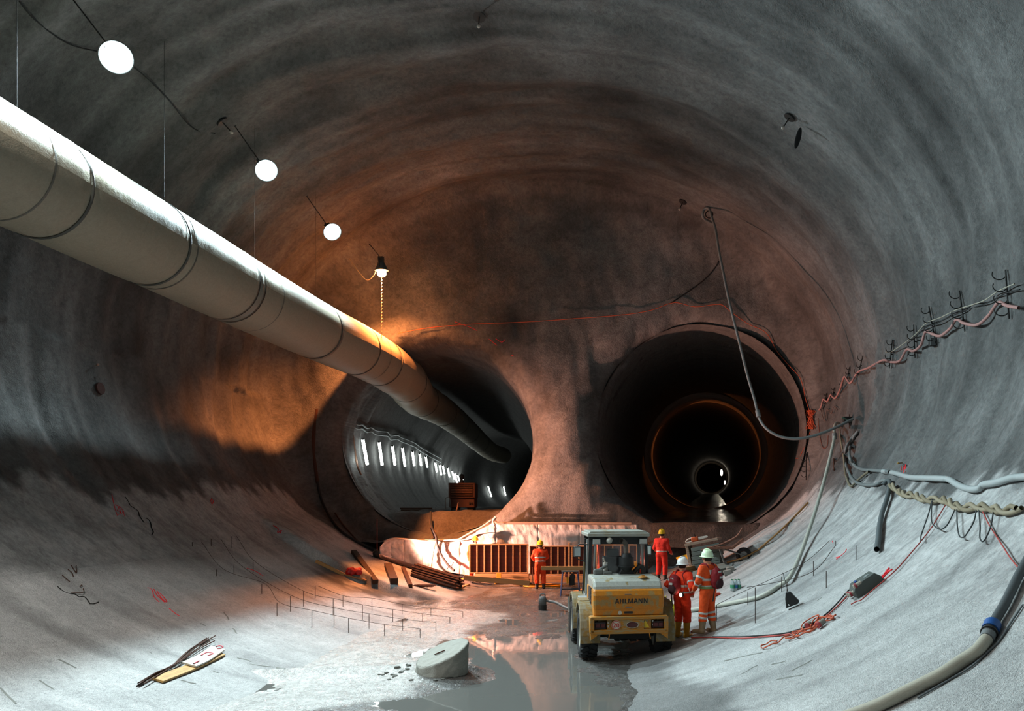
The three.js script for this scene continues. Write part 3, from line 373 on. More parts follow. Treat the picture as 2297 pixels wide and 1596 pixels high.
// ------------------------------------------------------------------ workers
const SKIN = surf('#b57f62', 0.6), HAIR = surf('#2a201a', 0.9);
const cloth = (hex) => surf(hex, 0.85, { bumpMap: metres(FABRIC_BUMP, 0.5), bumpScale: 0.004, map: metres(DIRT_TINT, 0.8) });
const REFLECT = worn('#c9ccc8', 0.4, DIRT_TINT, 0.4, 0.0005);
function worker(label, position, turn, q) {
  const t = thing('person', label, 'person', position, turn), j = {}, S = q.scale ?? 1;
  const set = (k, v) => { j[k] = V(...v).multiplyScalar(S); };
  const lean = q.lean ?? 0, base = { hip: [0, 0.95, 0], chest: [0, 1.34, lean * 0.6], neck: [0, 1.5, lean], head: [0, 1.655, lean + 0.02], hipL: [0.1, 0.93, 0], hipR: [-0.1, 0.93, 0], kneeL: [0.12, 0.5, 0.03], kneeR: [-0.12, 0.5, 0.03], footL: [0.13, 0.09, 0], footR: [-0.13, 0.09, 0], shoL: [0.19, 1.43, lean * 0.8], shoR: [-0.19, 1.43, lean * 0.8], elbL: [0.27, 1.15, lean * 0.8 - 0.02], elbR: [-0.27, 1.15, lean * 0.8 - 0.02], haL: [0.27, 0.9, lean + 0.08], haR: [-0.27, 0.9, lean + 0.08], toeL: [0.16, 0.05, 0.2], toeR: [-0.16, 0.05, 0.2] };
  for (const [k, v] of Object.entries({ ...base, ...q.pose })) set(k, v);
  const LA = V(0.055, 0.97, 0), LB = V(0.075, 1.34, j.chest.z), RA = V(-0.055, 0.97, 0), RB = V(-0.075, 1.34, j.chest.z), sides = ['L', 'R'].map((s) => [j['hip' + s], j['knee' + s], j['foot' + s], j['sho' + s], j['elb' + s], j['ha' + s]]);
  const limbs = (x, y, z, g) => {
    let d = smin(capsule(x, y, z, LA, LB, 0.115 + g, 0.125 + g), capsule(x, y, z, RA, RB, 0.115 + g, 0.125 + g), 0.05);
    d = smin(d, capsule(x, y, z, j.shoL, j.shoR, 0.07 + g, 0.07 + g), 0.08); d = smin(d, capsule(x, y, z, j.chest, j.neck, 0.1, 0.062), 0.05);
    for (let i = 0; i < 2; i++) {
      const b = sides[i];
      if (y < 1.2) d = smin(d, Math.min(capsule(x, y, z, b[0], b[1], 0.098 + g, 0.075 + g), capsule(x, y, z, b[1], b[2], 0.072 + g * 1.3, 0.05 + g * 1.6)), 0.035);
      if (y > 0.7) d = smin(d, smin(capsule(x, y, z, b[3], b[4], 0.062 + g, 0.05 + g), capsule(x, y, z, b[4], b[5], 0.048 + g, 0.034 + g), 0.02), 0.03);
    }
    return d;
  };
  const fold = (x, y, z) => 0.011 * noise(x * 9, y * 14, z * 9) + 0.006 * noise(x * 20, y * 24, z * 20);
  const suit = (x, y, z) => { const d = limbs(x, y, z, 0.02); return Math.max(Math.abs(d) < 0.1 ? d + fold(x, y, z) : d, (q.hem ?? 0.12) - y, y - 1.515); };
  const lo = V(-0.62, 0, -0.45), hi = V(0.62, 1.95, 0.62);
  // body: limbs inside the suit, neck, head with face, hands with five fingers
  const hc = Math.cos(q.look ?? 0), hs = Math.sin(q.look ?? 0), H = [V(0, -0.06, 0.03), V(0, -0.085, 0.06), V(0, 0.015, 0.09), V(0, -0.025, 0.112), V(-0.03, 0.025, 0.085), V(0.03, 0.025, 0.085), V(-0.02, -0.055, 0.1), V(0.02, -0.055, 0.1)];
  const head = (x, y, z) => { x -= j.head.x; y -= j.head.y; z -= j.head.z; const u = x * hc - z * hs, w = x * hs + z * hc; let d = (Math.hypot(u / 0.077, y / 0.115, (w + 0.005) / 0.096) - 1) * 0.08; if (d > 0.08) return d; d = smin(d, capsule(u, y, w, H[0], H[1], 0.045, 0.03), 0.03); d = smin(d, capsule(u, y, w, H[2], H[3], 0.008, 0.014), 0.012); d = smin(d, capsule(u, y, w, H[4], H[5], 0.01, 0.01), 0.015); for (const k of [-1, 1]) d = smin(d, (Math.hypot((u - k * 0.08) / 0.012, (y + 0.005) / 0.032, (w + 0.01) / 0.02) - 1) * 0.012, 0.006); d = smax(d, -(Math.hypot(u - 0.03, y - 0.008, w - 0.098) - 0.012), 0.01); d = smax(d, -(Math.hypot(u + 0.03, y - 0.008, w - 0.098) - 0.012), 0.01); return smax(d, -capsule(u, y, w, H[6], H[7], 0.004, 0.004), 0.006); };
  const nape = j.head.clone().add(V(0, -0.04, -0.01));
  const bodyList = [surfaceOf((x, y, z) => Math.min(limbs(x, y, z, -0.012), capsule(x, y, z, j.neck, j.head, 0.058, 0.055)), lo, V(hi.x, 1.62, hi.z), 0.03), surfaceOf((x, y, z) => smin(head(x, y, z), capsule(x, y, z, j.neck, nape, 0.06, 0.055), 0.03), j.head.clone().add(V(-0.13, -0.2, -0.14)), j.head.clone().add(V(0.13, 0.14, 0.16)), 0.009)];
  for (const s of ['L', 'R']) {
    const w = j['ha' + s], dir = w.clone().sub(j['elb' + s]).normalize(), side = V(s === 'L' ? 1 : -1, 0, 0), nrm = V().crossVectors(dir, side).normalize(); side.crossVectors(nrm, dir).normalize();
    const P = (a, b, c) => w.clone().addScaledVector(dir, a).addScaledVector(nrm, b).addScaledVector(side, c), bones = [[w, P(0.09, 0, 0), 0.026, 0.032]];
    [[-0.03, 0.075], [-0.01, 0.085], [0.011, 0.08], [0.031, 0.062]].forEach(([o, l]) => { const a = P(0.085, 0, o), b = P(0.085 + l * 0.55, 0.012, o * 1.1), c = P(0.085 + l * 0.85, 0.038, o * 1.1); bones.push([a, b, 0.0095, 0.009], [b, c, 0.009, 0.0075]); });
    bones.push([P(0.03, 0.005, -0.025), P(0.065, 0.02, -0.055), 0.012, 0.0105], [P(0.065, 0.02, -0.055), P(0.095, 0.032, -0.055), 0.0105, 0.0085]);
    const pa = P(0.05, 0, -0.015), pb = P(0.085, 0, 0.02);
    bodyList.push(surfaceOf((x, y, z) => { let d = smin(capsule(x, y, z, bones[0][0], bones[0][1], 0.026, 0.032), capsule(x, y, z, pa, pb, 0.018, 0.018), 0.02); if (d > 0.14) return d; for (let i = 1; i < bones.length; i++) { const b = bones[i]; d = smin(d, capsule(x, y, z, b[0], b[1], b[2], b[3]), 0.006); } return d; }, w.clone().addScaledVector(dir, 0.08).subScalar(0.13), w.clone().addScaledVector(dir, 0.08).addScalar(0.13), q.far ? 0.013 : 0.008));
  }
  part(t, 'body', bodyList, SKIN);
  part(t, 'hair', surfaceOf((x, y, z) => Math.max(head(x, y, z) - 0.008, (z - j.head.z) * Math.cos(q.look ?? 0) + (x - j.head.x) * Math.sin(q.look ?? 0) - 0.03, j.head.y - 0.07 - y), j.head.clone().add(V(-0.13, -0.1, -0.14)), j.head.clone().add(V(0.13, 0.14, 0.16)), 0.012), HAIR);
  { const c = Math.cos(q.look ?? 0), s = Math.sin(q.look ?? 0); for (const k of [-1, 1]) part(t, 'eye', new THREE.SphereGeometry(0.011, 8, 6).translate(j.head.x + k * 0.03 * c + 0.083 * s, j.head.y + 0.008, j.head.z - k * 0.03 * s + 0.083 * c), surf('#e4dfd8', 0.3)); }
  const cover = part(t, 'coverall', surfaceOf(suit, lo, hi, q.far ? 0.03 : 0.02), cloth(q.suit), q.suitLabel);
  // reflective bands lie on the coverall where the photograph shows them
  const band = (a, b, w, g = 0.004) => { const axis = b.clone().sub(a).normalize(), near = V().addVectors(a, b).multiplyScalar(0.5); return surfaceOf((x, y, z) => { const h = (x - near.x) * axis.x + (y - near.y) * axis.y + (z - near.z) * axis.z, r = Math.hypot(x - near.x - axis.x * h, y - near.y - axis.y * h, z - near.z - axis.z * h); return Math.max(suit(x, y, z) - g - 0.003, Math.abs(h) - w, r - (b.userR ?? 0.3)); }, near.clone().subScalar((b.userR ?? 0.3) + 0.05), near.clone().addScalar((b.userR ?? 0.3) + 0.05), q.far ? 0.02 : 0.014); };
  const on = (a, b, u, r) => { const p = a.clone().lerp(b, u), e = b.clone().sub(a).normalize().multiplyScalar(0.02), z = p.clone().add(e); z.userR = r; return [p.clone().sub(e), z]; };
  for (const [a, b, u, r] of q.bands ?? []) part(t, 'reflective_band', band(...on(j[a], j[b], u, r), 0.026), REFLECT, 'silver reflective band');
  // boots
  const bootMat = worn(q.boots, 0.45, DIRT_TINT, 0.4, 0.002);
  for (const s of ['L', 'R']) { const an = j['foot' + s], toe = j['toe' + s], up = an.clone().lerp(j['knee' + s], ((q.bootTop ?? 0.34) - an.y) / (j['knee' + s].y - an.y)), sa = V(an.x, 0.05, an.z - 0.02), sb = V(toe.x, 0.045, toe.z); const b = part(t, 'boot', surfaceOf((x, y, z) => { let d = capsule(x, y, z, an, up, 0.062, 0.085); d = smin(d, capsule(x, y, z, sa, sb, 0.05, 0.046), 0.05); return Math.max(d, -y, y - up.y); }, V(Math.min(an.x, toe.x) - 0.14, -0.02, Math.min(an.z, toe.z) - 0.16), V(Math.max(an.x, toe.x, up.x) + 0.14, up.y + 0.04, Math.max(an.z, toe.z, up.z) + 0.16), 0.018), bootMat); }
  // helmet
  { const hm = part(t, 'helmet', lathe([[0.0, 0.125], [0.04, 0.12], [0.08, 0.1], [0.11, 0.06], [0.124, 0.0], [0.126, -0.03], [0.15, -0.04], [0.15, -0.046], [0.122, -0.038], [0.118, 0.0], [0.1, 0.06], [0, 0.115]], 32).scale(0.95, 1, 1.1), surf(q.helmet, 0.3), q.helmetLabel); hm.position.copy(j.head).add(V(0, 0.065, 0.0)); hm.rotation.set(q.tilt ?? -0.06, q.look ?? 0, 0, 'YXZ'); part(hm, 'peak', extrude(Array.from({ length: 13 }, (_, i) => { const a = Math.PI * (0.2 + 0.6 * i / 12); return [Math.cos(a) * 0.13, Math.sin(a) * 0.06]; }), 0.006, 0.003).rotateX(Math.PI / 2).translate(0, -0.035, 0.1), surf(q.helmet, 0.3)); part(hm, 'ridge', tube([V(0, 0.09, 0.105), V(0, 0.128, 0.05), V(0, 0.134, -0.02), V(0, 0.1, -0.1)], 0.012, 16, 6), surf(q.helmet, 0.3)); }
  part(t, 'collar', new THREE.TorusGeometry(0.068, 0.024, 8, 20).rotateX(Math.PI / 2 - 0.15).translate(j.neck.x, j.neck.y + 0.005, j.neck.z), cloth(q.suit));
  if (q.belt) part(t, 'belt', band(V(0, 1.0, 0), Object.assign(V(0, 1.04, 0), { userR: 0.24 }), 0.028, 0.008), worn(q.belt, 0.7));
  if (q.patch) part(t, 'back_patch', surfaceOf((x, y, z) => Math.max(suit(x, y, z) - 0.007, Math.abs(x - q.patch[0]) - 0.085, Math.abs(y - q.patch[1]) - 0.05, z - j.chest.z), V(-0.3, 1.1, -0.3), V(0.3, 1.5, 0.1), 0.012), worn('#d9d4cf', 0.6), 'white patch with dark print');
  t.userData.joints = j; delete t.userData.joints; return { t, j };
}
const footAt = (px, py) => { const p = hit(px, py); return p; };
const TORSO = [['hip', 'chest', 0.25, 0.26], ['hip', 'chest', 0.62, 0.22]], ARM = (s) => [['elb' + s, 'ha' + s, 0.3, 0.1], ['sho' + s, 'elb' + s, 0.7, 0.11]];
const P1 = footAt(1530, 1432), P2 = footAt(1588, 1422);
const W1 = worker('person in bright orange coverall, white helmet and yellow rubber boots, hand on hip', P1, Math.PI - 0.75, { suit: '#ff3d08', suitLabel: 'vivid orange coverall', helmet: '#e9efee', boots: '#c98f0c', bootTop: 0.4, hem: 0.36, look: -0.1, bands: [...TORSO, ['sho' + 'L', 'elbL', 0.62, 0.11], ['elbL', 'haL', 0.45, 0.1], ['shoR', 'elbR', 0.62, 0.11], ['elbR', 'haR', 0.45, 0.1]], pose: { elbL: [0.36, 1.2, -0.1], haL: [0.19, 1.02, 0.13], elbR: [-0.36, 1.2, -0.1], haR: [-0.19, 1.02, 0.13], toeL: [0.2, 0.05, 0.2], toeR: [-0.14, 0.05, 0.21] } });
const W2 = worker('person in orange coverall with silver bands, pale green helmet and beige boots', P2, Math.PI + 0.75, { suit: '#f2540a', suitLabel: 'orange coverall', helmet: '#cfe6c4', boots: '#9c8263', bootTop: 0.3, hem: 0.27, look: 0.25, belt: '#7f9a5a', patch: [0.02, 1.36], scale: 1.0, bands: [...TORSO, ['kneeL', 'footL', 0.12, 0.13], ['kneeL', 'footL', 0.36, 0.13], ['kneeR', 'footR', 0.12, 0.13], ['kneeR', 'footR', 0.36, 0.13], ...ARM('L'), ...ARM('R')], pose: { elbL: [0.29, 1.17, 0.02], haL: [0.22, 0.98, 0.2], elbR: [-0.29, 1.17, 0.02], haR: [-0.2, 0.98, 0.2], footL: [0.15, 0.09, 0.04], footR: [-0.13, 0.09, -0.05], toeL: [0.19, 0.05, 0.24], toeR: [-0.17, 0.05, 0.15] } });
const P3 = footAt(1212, 1322);
const W3 = worker('person in orange jacket and yellow helmet working at the timber formwork', P3, Math.PI + 0.2, { suit: '#f04a0c', suitLabel: 'orange coverall', helmet: '#d9b51e', boots: '#2a2522', bootTop: 0.3, hem: 0.2, look: 0.3, lean: 0.06, far: true, bands: TORSO, pose: { elbR: [-0.28, 1.2, 0.1], haR: [-0.2, 1.1, 0.3], elbL: [0.28, 1.2, 0.1], haL: [0.22, 1.08, 0.3] } });
const P4 = onFloor(1.02, 28.6);
const W4 = worker('person in red coverall and yellow helmet half hidden behind the loader', P4, Math.PI - 0.4, { suit: '#d9240c', suitLabel: 'red coverall', helmet: '#c9a81c', boots: '#2a2522', bootTop: 0.3, hem: 0.2, look: 0, bands: [TORSO[0]], far: true, pose: { haL: [0.26, 1.0, 0.25], haR: [-0.26, 1.0, 0.25] } });
const P5 = onFloor((1064 - VANISH_X) / FOCAL * 31.85, 31.85);
const W5 = worker('person in orange and yellow helmet stooping behind the timber formwork by the white sheeting', P5, 0.6, { suit: '#f04a0c', suitLabel: 'orange coverall', helmet: '#e0c83a', boots: '#2a2522', bootTop: 0.3, hem: 0.2, lean: 0.08, far: true, look: 0.3 });
// rucksacks carried on the back, and the little lamp on the belt
function rucksack(w, label, side) {
  const t = thing('rucksack', label, 'bag', w.t.position.clone(), w.t.rotation.y, 'dark red rucksacks'), RED = cloth('#8a0f1c'), DARK = cloth('#3a0a12'), z = w.j.chest.z - 0.2, cx = side * 0.05;
  part(t, 'pouch', surfaceOf((x, y, q) => { const n = 0.012 * noise(x * 12, y * 12, q * 12); return (Math.hypot((x - cx) / 0.15, (y - 1.22) / 0.24, (q - z - 0.0) / 0.13) - 1) * 0.13 + n; }, V(cx - 0.2, 0.94, z - 0.18), V(cx + 0.2, 1.5, z + 0.16), 0.018), RED);
  part(t, 'front_pocket', surfaceOf((x, y, q) => (Math.hypot((x - cx) / 0.11, (y - 1.12) / 0.12, (q - z + 0.09) / 0.07) - 1) * 0.07, V(cx - 0.15, 0.96, z - 0.2), V(cx + 0.15, 1.28, z), 0.018), DARK);
  for (const s of [-1, 1]) part(t, 'shoulder_strap', tube([V(s * 0.1, 1.42, z + 0.09), V(s * 0.12, 1.53, w.j.chest.z - 0.04), V(s * 0.13, 1.5, w.j.chest.z + 0.09), V(s * 0.14, 1.3, w.j.chest.z + 0.17), V(s * 0.16, 1.1, w.j.chest.z + 0.08)], 0.022, 24, 6), RED);
  part(t, 'reflective_tab', box(0.09, 0.045, 0.01, cx, 1.36, z - 0.1).rotateX(0), REFLECT); part(t, 'reflective_tab', box(0.1, 0.05, 0.01, cx, 1.25, z - 0.145), REFLECT);
  part(t, 'hanging_strap', rod(V(cx + 0.08, 1.0, z - 0.02), V(cx + 0.09, 0.72, z + 0.02), 0.014), BLACK_RUBBER);
}
rucksack(W1, 'dark red rucksack worn by the person in yellow rubber boots', 1);
rucksack(W2, 'dark red rucksack worn by the person in the pale green helmet', -1);
{
  const p = V(-0.13, 1.0, -0.17).applyAxisAngle(UPV, W1.t.rotation.y).add(W1.t.position), t = thing('belt_lamp', 'small lit lamp hanging at the belt beside the red rucksack', 'lamp', p, W1.t.rotation.y);
  part(t, 'housing', cyl(0.045, 0.04, 0.06, 16).rotateX(Math.PI / 2), BLACK_RUBBER); part(t, 'lens', new THREE.SphereGeometry(0.042, 16, 10).scale(1, 1, 0.4).translate(0, 0, -0.032), new THREE.MeshStandardMaterial({ color: '#000000', emissive: new THREE.Color().setRGB(1, 0.75, 0.5), emissiveIntensity: 30 }));
  part(t, 'lead', tube([V(0, 0.02, 0), V(-0.06, 0.1, 0.0), V(-0.08, 0.3, -0.01), V(-0.02, 0.45, 0.0)], 0.008, 24, 5), BLACK_RUBBER);
  const l = new THREE.SpotLight(new THREE.Color().setRGB(1, 0.72, 0.5), 3.2, 0, 0.5, 0.6, 2); l.position.set(0, 0, -0.06); l.target.position.set(0.1, -0.75, -1.0); l.castShadow = true; t.add(l, l.target);
}
// ------------------------------------------------------------------ foot of the end wall: sheeting, formwork, timber, tools
const crop = (x0, y0, k) => (list) => list.map(([x, y]) => [x0 + x / k, y0 + y / k]);
const ramp = (table, x) => { if (x <= table[0][0]) return table[0][1]; for (let i = 1; i < table.length; i++) if (x <= table[i][0]) return lerp(table[i - 1][1], table[i][1], (x - table[i - 1][0]) / (table[i][0] - table[i - 1][0])); return table[table.length - 1][1]; };
const TIMBER = worn('#b58a56', 0.75, WOOD_TINT, 0.5, 0.002), TIMBER_RAW = worn('#c79a62', 0.75, WOOD_TINT, 0.5, 0.002), TIMBER_DARK = worn('#4a3222', 0.85, WOOD_TINT, 0.5, 0.003), PLY_RED = worn('#5c2415', 0.6, WOOD_TINT, 0.9, 0.001), RUST = worn('#5a3421', 0.85, RUST_TINT, 0.3, 0.003), CONCRETE = worn('#a9a8a2', 0.85, DIRT_TINT, 0.9, 0.01), PLASTIC_YELLOW = worn('#d99a12', 0.5), HOSE_PALE = worn('#b9b5a6', 0.6, DIRT_TINT, 0.5), HOSE_GREY = worn('#7f8789', 0.6, DIRT_TINT, 0.5), ORANGE_CORD = worn('#cf5a32', 0.6), RED_CORD = worn('#bd453f', 0.6);
{
  const top = [[852, 1228], [862, 1216], [880, 1209], [905, 1211], [950, 1214], [1000, 1214], [1030, 1211], [1055, 1197], [1085, 1181], [1104, 1167], [1112, 1176], [1430, 1178]], foot = [[852, 1247], [900, 1262], [950, 1275], [1000, 1283], [1055, 1292], [1430, 1302]], depth = [[852, 31.0], [880, 31.5], [920, 31.95], [1000, 32.15], [1060, 32.25], [1430, 32.3]];
  const t = thing('membrane_sheeting', 'pale crinkled waterproof sheeting hung along the foot of the end wall', 'sheeting'), mat = new THREE.MeshStandardMaterial({ color: '#bfbab4', roughness: 0.42, side: THREE.DoubleSide, bumpMap: metres(SHOTCRETE_BUMP, 1.4), bumpScale: 0.012 }), seams = [852, 878, 906, 948, 1032, 1112, 1207, 1300, 1430];
  for (let k = 0; k < seams.length - 1; k++) {
    const n = Math.max(6, Math.round((seams[k + 1] - seams[k]) / 2.2)), m = 22, pos = [], uv = [], idx = [];
    for (let layer = 0; layer < 2; layer++) for (let i = 0; i <= n; i++) for (let j = 0; j <= m; j++) {
      const px = lerp(seams[k], seams[k + 1], i / n), py = lerp(ramp(top, px), ramp(foot, px), j / m), d = ramp(depth, px) - 0.02 * Math.min(1, Math.min(i, n - i)) - 0.05 * noise(px * 0.06, py * 0.09, 5 + k) - 0.02 * noise(px * 0.17, py * 0.15, 2) + layer * 0.012, p = at(px, py, d); pos.push(p.x, p.y, p.z); uv.push(p.x, p.y);
    }
    const w = (n + 1) * (m + 1); for (let i = 0; i < n; i++) for (let j = 0; j < m; j++) { const a = i * (m + 1) + j; idx.push(a, a + 1, a + m + 2, a, a + m + 2, a + m + 1, w + a, w + a + m + 2, w + a + 1, w + a, w + a + m + 1, w + a + m + 2); }
    const g = new THREE.BufferGeometry(); g.setAttribute('position', new THREE.Float32BufferAttribute(pos, 3)); g.setAttribute('uv', new THREE.Float32BufferAttribute(uv, 2)); g.setIndex(idx); g.computeVertexNormals(); part(t, 'sheet', g, mat);
  }
  const line = (from, to, dy) => { const out = []; for (let px = from; px <= to; px += 12) out.push(at(px, ramp(top, px) + dy, ramp(depth, px) - 0.09)); return out; };
  part(t, 'batten', tube(line(1104, 1424, -2), 0.055, 120, 8), worn('#9c8a7c', 0.8)); part(t, 'batten', tube(line(862, 1104, -1), 0.035, 100, 8), worn('#b9aea4', 0.8));
  single('sheet_flap', 'loose torn strip of sheeting at the foot of the pillar', 'sheeting', tube([at(1112, 1161, 32.0), at(1106, 1170, 31.95), at(1109, 1180, 31.9)], 0.06, 12, 6), mat);
}
// timber shutters: frame, rails, studs and plywood each a part
function shutter(px0, px1, py0, py1, d, bays, label) {
  const a = at(px0, py1, d), b = at(px1, py0, d), w = b.x - a.x, h = b.y - a.y, t = thing('formwork_panel', label, 'formwork', V((a.x + b.x) / 2, a.y, -d), 0, 'timber formwork panels against the sheeting');
  part(t, 'plywood', box(w, h, 0.022, 0, h / 2, -0.06, 0.002), PLY_RED, 'dark red plywood face');
  part(t, 'top_rail', box(w, 0.045, 0.13, 0, h - 0.022, 0.0), TIMBER); part(t, 'bottom_rail', box(w, 0.045, 0.13, 0, 0.022, 0.0), TIMBER);
  for (let i = 0; i <= bays; i++) part(t, 'stud', box(0.045, h - 0.1, 0.11, -w / 2 + 0.025 + (w - 0.05) * i / bays, h / 2, 0, 0.004), TIMBER);
  return t;
}
const SHUT = 31.15;
shutter(1053, 1185, 1221, 1287, SHUT, 8, 'open studded formwork panel with eight bays beside the white sheeting');
shutter(1188, 1316, 1225, 1291, SHUT + 0.05, 8, 'open studded formwork panel standing behind the saw table');
shutter(1319, 1448, 1222, 1292, SHUT + 0.05, 7, 'open studded formwork panel seen through the loader cab');
const boardAt = (name, label, px0, py0, px1, py1, d0, d1, w, h, mat, cat = 'timber', group) => single(name, label, cat, bar(at(px0, py0, d0), at(px1, py1, d1), w, h), mat, group);
{ // packing boards the shutters stand on
  for (const [x0, x1, y, l] of [[1065, 1187, 1291.5, 'upper packing board under the formwork beside the sheeting'], [1063, 1187, 1299.5, 'lower packing board under the formwork beside the sheeting'], [1188, 1318, 1296, 'upper packing board under the formwork behind the saw table'], [1190, 1318, 1303.5, 'lower packing board under the formwork behind the saw table'], [1320, 1450, 1297, 'packing board under the formwork behind the loader']]) boardAt('packing_board', l, x0, y, x1, y, SHUT, SHUT, 0.22, 0.125, TIMBER_RAW, 'timber');
  boardAt('kerb_board', 'long board laid on edge before the formwork', 1040, 1297, 1188, 1309, 30.2, 30.2, 0.06, 0.2, TIMBER);
  const y = single('yellow_block', 'upright yellow plate leaning on the packing boards', 'plate', extrude([[-0.1, 0], [0.1, 0], [0.085, 0.27], [-0.075, 0.27]], 0.03, 0.006), PLASTIC_YELLOW); y.position.copy(at(1118.5, 1302, 30.9)); y.rotation.x = -0.15;
  const o = single('orange_board', 'tall orange board standing behind the loader cab', 'board', box(0.3, 0.72, 0.03, 0, 0.36, 0), PLASTIC_YELLOW); o.position.copy(at(1426, 1302, 30.8)); o.rotation.x = -0.08;
  const ends = [at(1341, 1216, 30.85), at(1344, 1216, 30.8)]; single('steel_prop', 'orange steel prop leaning behind the loader cab', 'prop', rod(at(1341, 1304, 30.6), at(1345, 1212, 30.95), 0.045, 10), worn('#b8401c', 0.6)); single('steel_prop', 'second orange steel prop crossing the first behind the loader cab', 'prop', rod(at(1347, 1304, 30.55), at(1340, 1214, 30.9), 0.035, 10), worn('#b8401c', 0.6));
  boardAt('upright_board', 'upright board leaning on the formwork behind the saw table', 1276, 1308, 1276.5, 1219, 30.85, 31.02, 0.07, 0.03, TIMBER);
  single('steel_stake', 'thin steel stake stuck upright by the formwork', 'stake', rod(at(1195, 1310, 30.3), at(1194.5, 1273, 30.4), 0.018), RUST);
}
{ // saw table with blue legs
  const p = onFloor((1279 - VANISH_X) / FOCAL * 28.3, 28.3), t = thing('saw_table', 'circular saw table on splayed blue legs beside the loader', 'saw table', p, 0.1), BLUE = worn('#2f4a78', 0.5);
  part(t, 'table_top', box(0.62, 0.04, 0.5, 0, 0.86, 0), GALV);
  for (const [x, z] of [[-1, 1], [1, 1], [-1, -1], [1, -1]]) part(t, 'leg', bar(V(x * 0.26, 0.85, z * 0.2), V(x * 0.34, 0, z * 0.28), 0.05, 0.03), BLUE);
  part(t, 'shelf', box(0.6, 0.05, 0.46, 0, 0.24, 0), worn('#39434f', 0.6)); part(t, 'motor', [cyl(0.1, 0.1, 0.3, 20).rotateX(Math.PI / 2).translate(0.08, 0.66, 0.0), box(0.2, 0.3, 0.12, 0.06, 0.5, -0.05)], DARK_STEEL); part(t, 'guard_plate', box(0.07, 0.24, 0.02, -0.1, 0.56, 0.25), PLASTIC_YELLOW); part(t, 'switch_box', box(0.09, 0.12, 0.06, -0.14, 0.72, 0.24), worn('#8c2a22', 0.5));
  single('sawn_plank', 'long plank resting on the saw table', 'timber', box(1.75, 0.14, 0.05, 0, 0, 0), TIMBER).position.copy(p.clone().add(V(-0.15, 0.955, 0)));
}
// loose timber and battens on the floor
const lying = (name, label, a, b, w, h, mat, cat = 'timber', lift = 0.0, group) => single(name, label, cat, bar(hit(...a, h / 2 + lift), hit(...b, h / 2 + lift), w, h), mat, group);
lying('batten', 'yellow batten lying aslant before the formwork', [1110, 1311], [1140, 1301], 0.07, 0.05, PLASTIC_YELLOW);
lying('batten', 'long yellow batten on the floor reaching towards the rebar pile', [1030, 1299], [1175, 1315], 0.05, 0.04, PLASTIC_YELLOW);
lying('batten', 'short batten lying alone past the rebar pile', [1030, 1322], [1051, 1313], 0.12, 0.05, TIMBER);
lying('batten', 'flat board on the floor under the loader mirror', [1287, 1330], [1318, 1322], 0.2, 0.04, TIMBER);
lying('plank', 'pale plank on the dark left invert', [707, 1262], [772, 1292], 0.16, 0.1, TIMBER_RAW);
lying('plank', 'thin weathered plank beside the red bags', [772, 1290], [822, 1303], 0.14, 0.05, TIMBER);
lying('beam', 'dark round beam sloping down the left invert', [791, 1243], [843, 1308], 0.18, 0.16, TIMBER_DARK);
lying('beam', 'short dark beam next to the rebar pile', [868, 1275], [882, 1311], 0.26, 0.2, TIMBER_DARK);
lying('beam', 'rusty beam end between the short beam and the rebar pile', [903, 1278], [920, 1319], 0.13, 0.12, RUST);
lying('beam', 'long dark timber along the edge of the lit strip', [846, 1252], [930, 1278], 0.2, 0.16, TIMBER_DARK);
{ // tool with little wheels, wire bits, yellow hose
  const p = hit(1176, 1316), t = thing('hand_tool', 'dark wheeled hand tool lying before the formwork', 'tool', p, 0.4);
  part(t, 'handle', rod(V(-0.2, 0.3, 0), V(0.36, 0.05, 0.05), 0.03), DARK_STEEL); part(t, 'body', box(0.3, 0.14, 0.16, 0, 0.12, 0, 0.03), DARK_STEEL); for (const x of [-0.15, 0.05]) part(t, 'wheel', new THREE.TorusGeometry(0.05, 0.022, 8, 16).translate(x, 0.07, 0.11), BLACK_RUBBER);
  const q = hit(1158, 1308), r = thing('metal_canister', 'small shiny canister beside the wheeled hand tool', 'canister', q, 0.3); part(r, 'can', lathe([[0, 0], [0.07, 0], [0.075, 0.02], [0.075, 0.16], [0.05, 0.2], [0.03, 0.21], [0.03, 0.24], [0, 0.24]], 20), surf('#e8e2d8', 0.25, { metalness: 0.7 })); part(r, 'cap', cyl(0.034, 0.034, 0.03, 14, 0, 0.255, 0), BLACK_RUBBER);
  const pts = []; for (let i = 0; i <= 70; i++) { const a = i / 70 * Math.PI * 2 * 3.2; const c = hit(1218, 1318); pts.push(c.clone().add(V(Math.cos(a) * (0.75 - 0.05 * (i % 9) / 9), 0.05 + 0.035 * i / 70, Math.sin(a) * 0.42 + 0.05 * Math.sin(i)))); }
  single('hose_coil', 'yellow hose lying in loops at the feet of the formwork worker', 'hose', tube(pts, 0.028, 300, 7), PLASTIC_YELLOW);
}
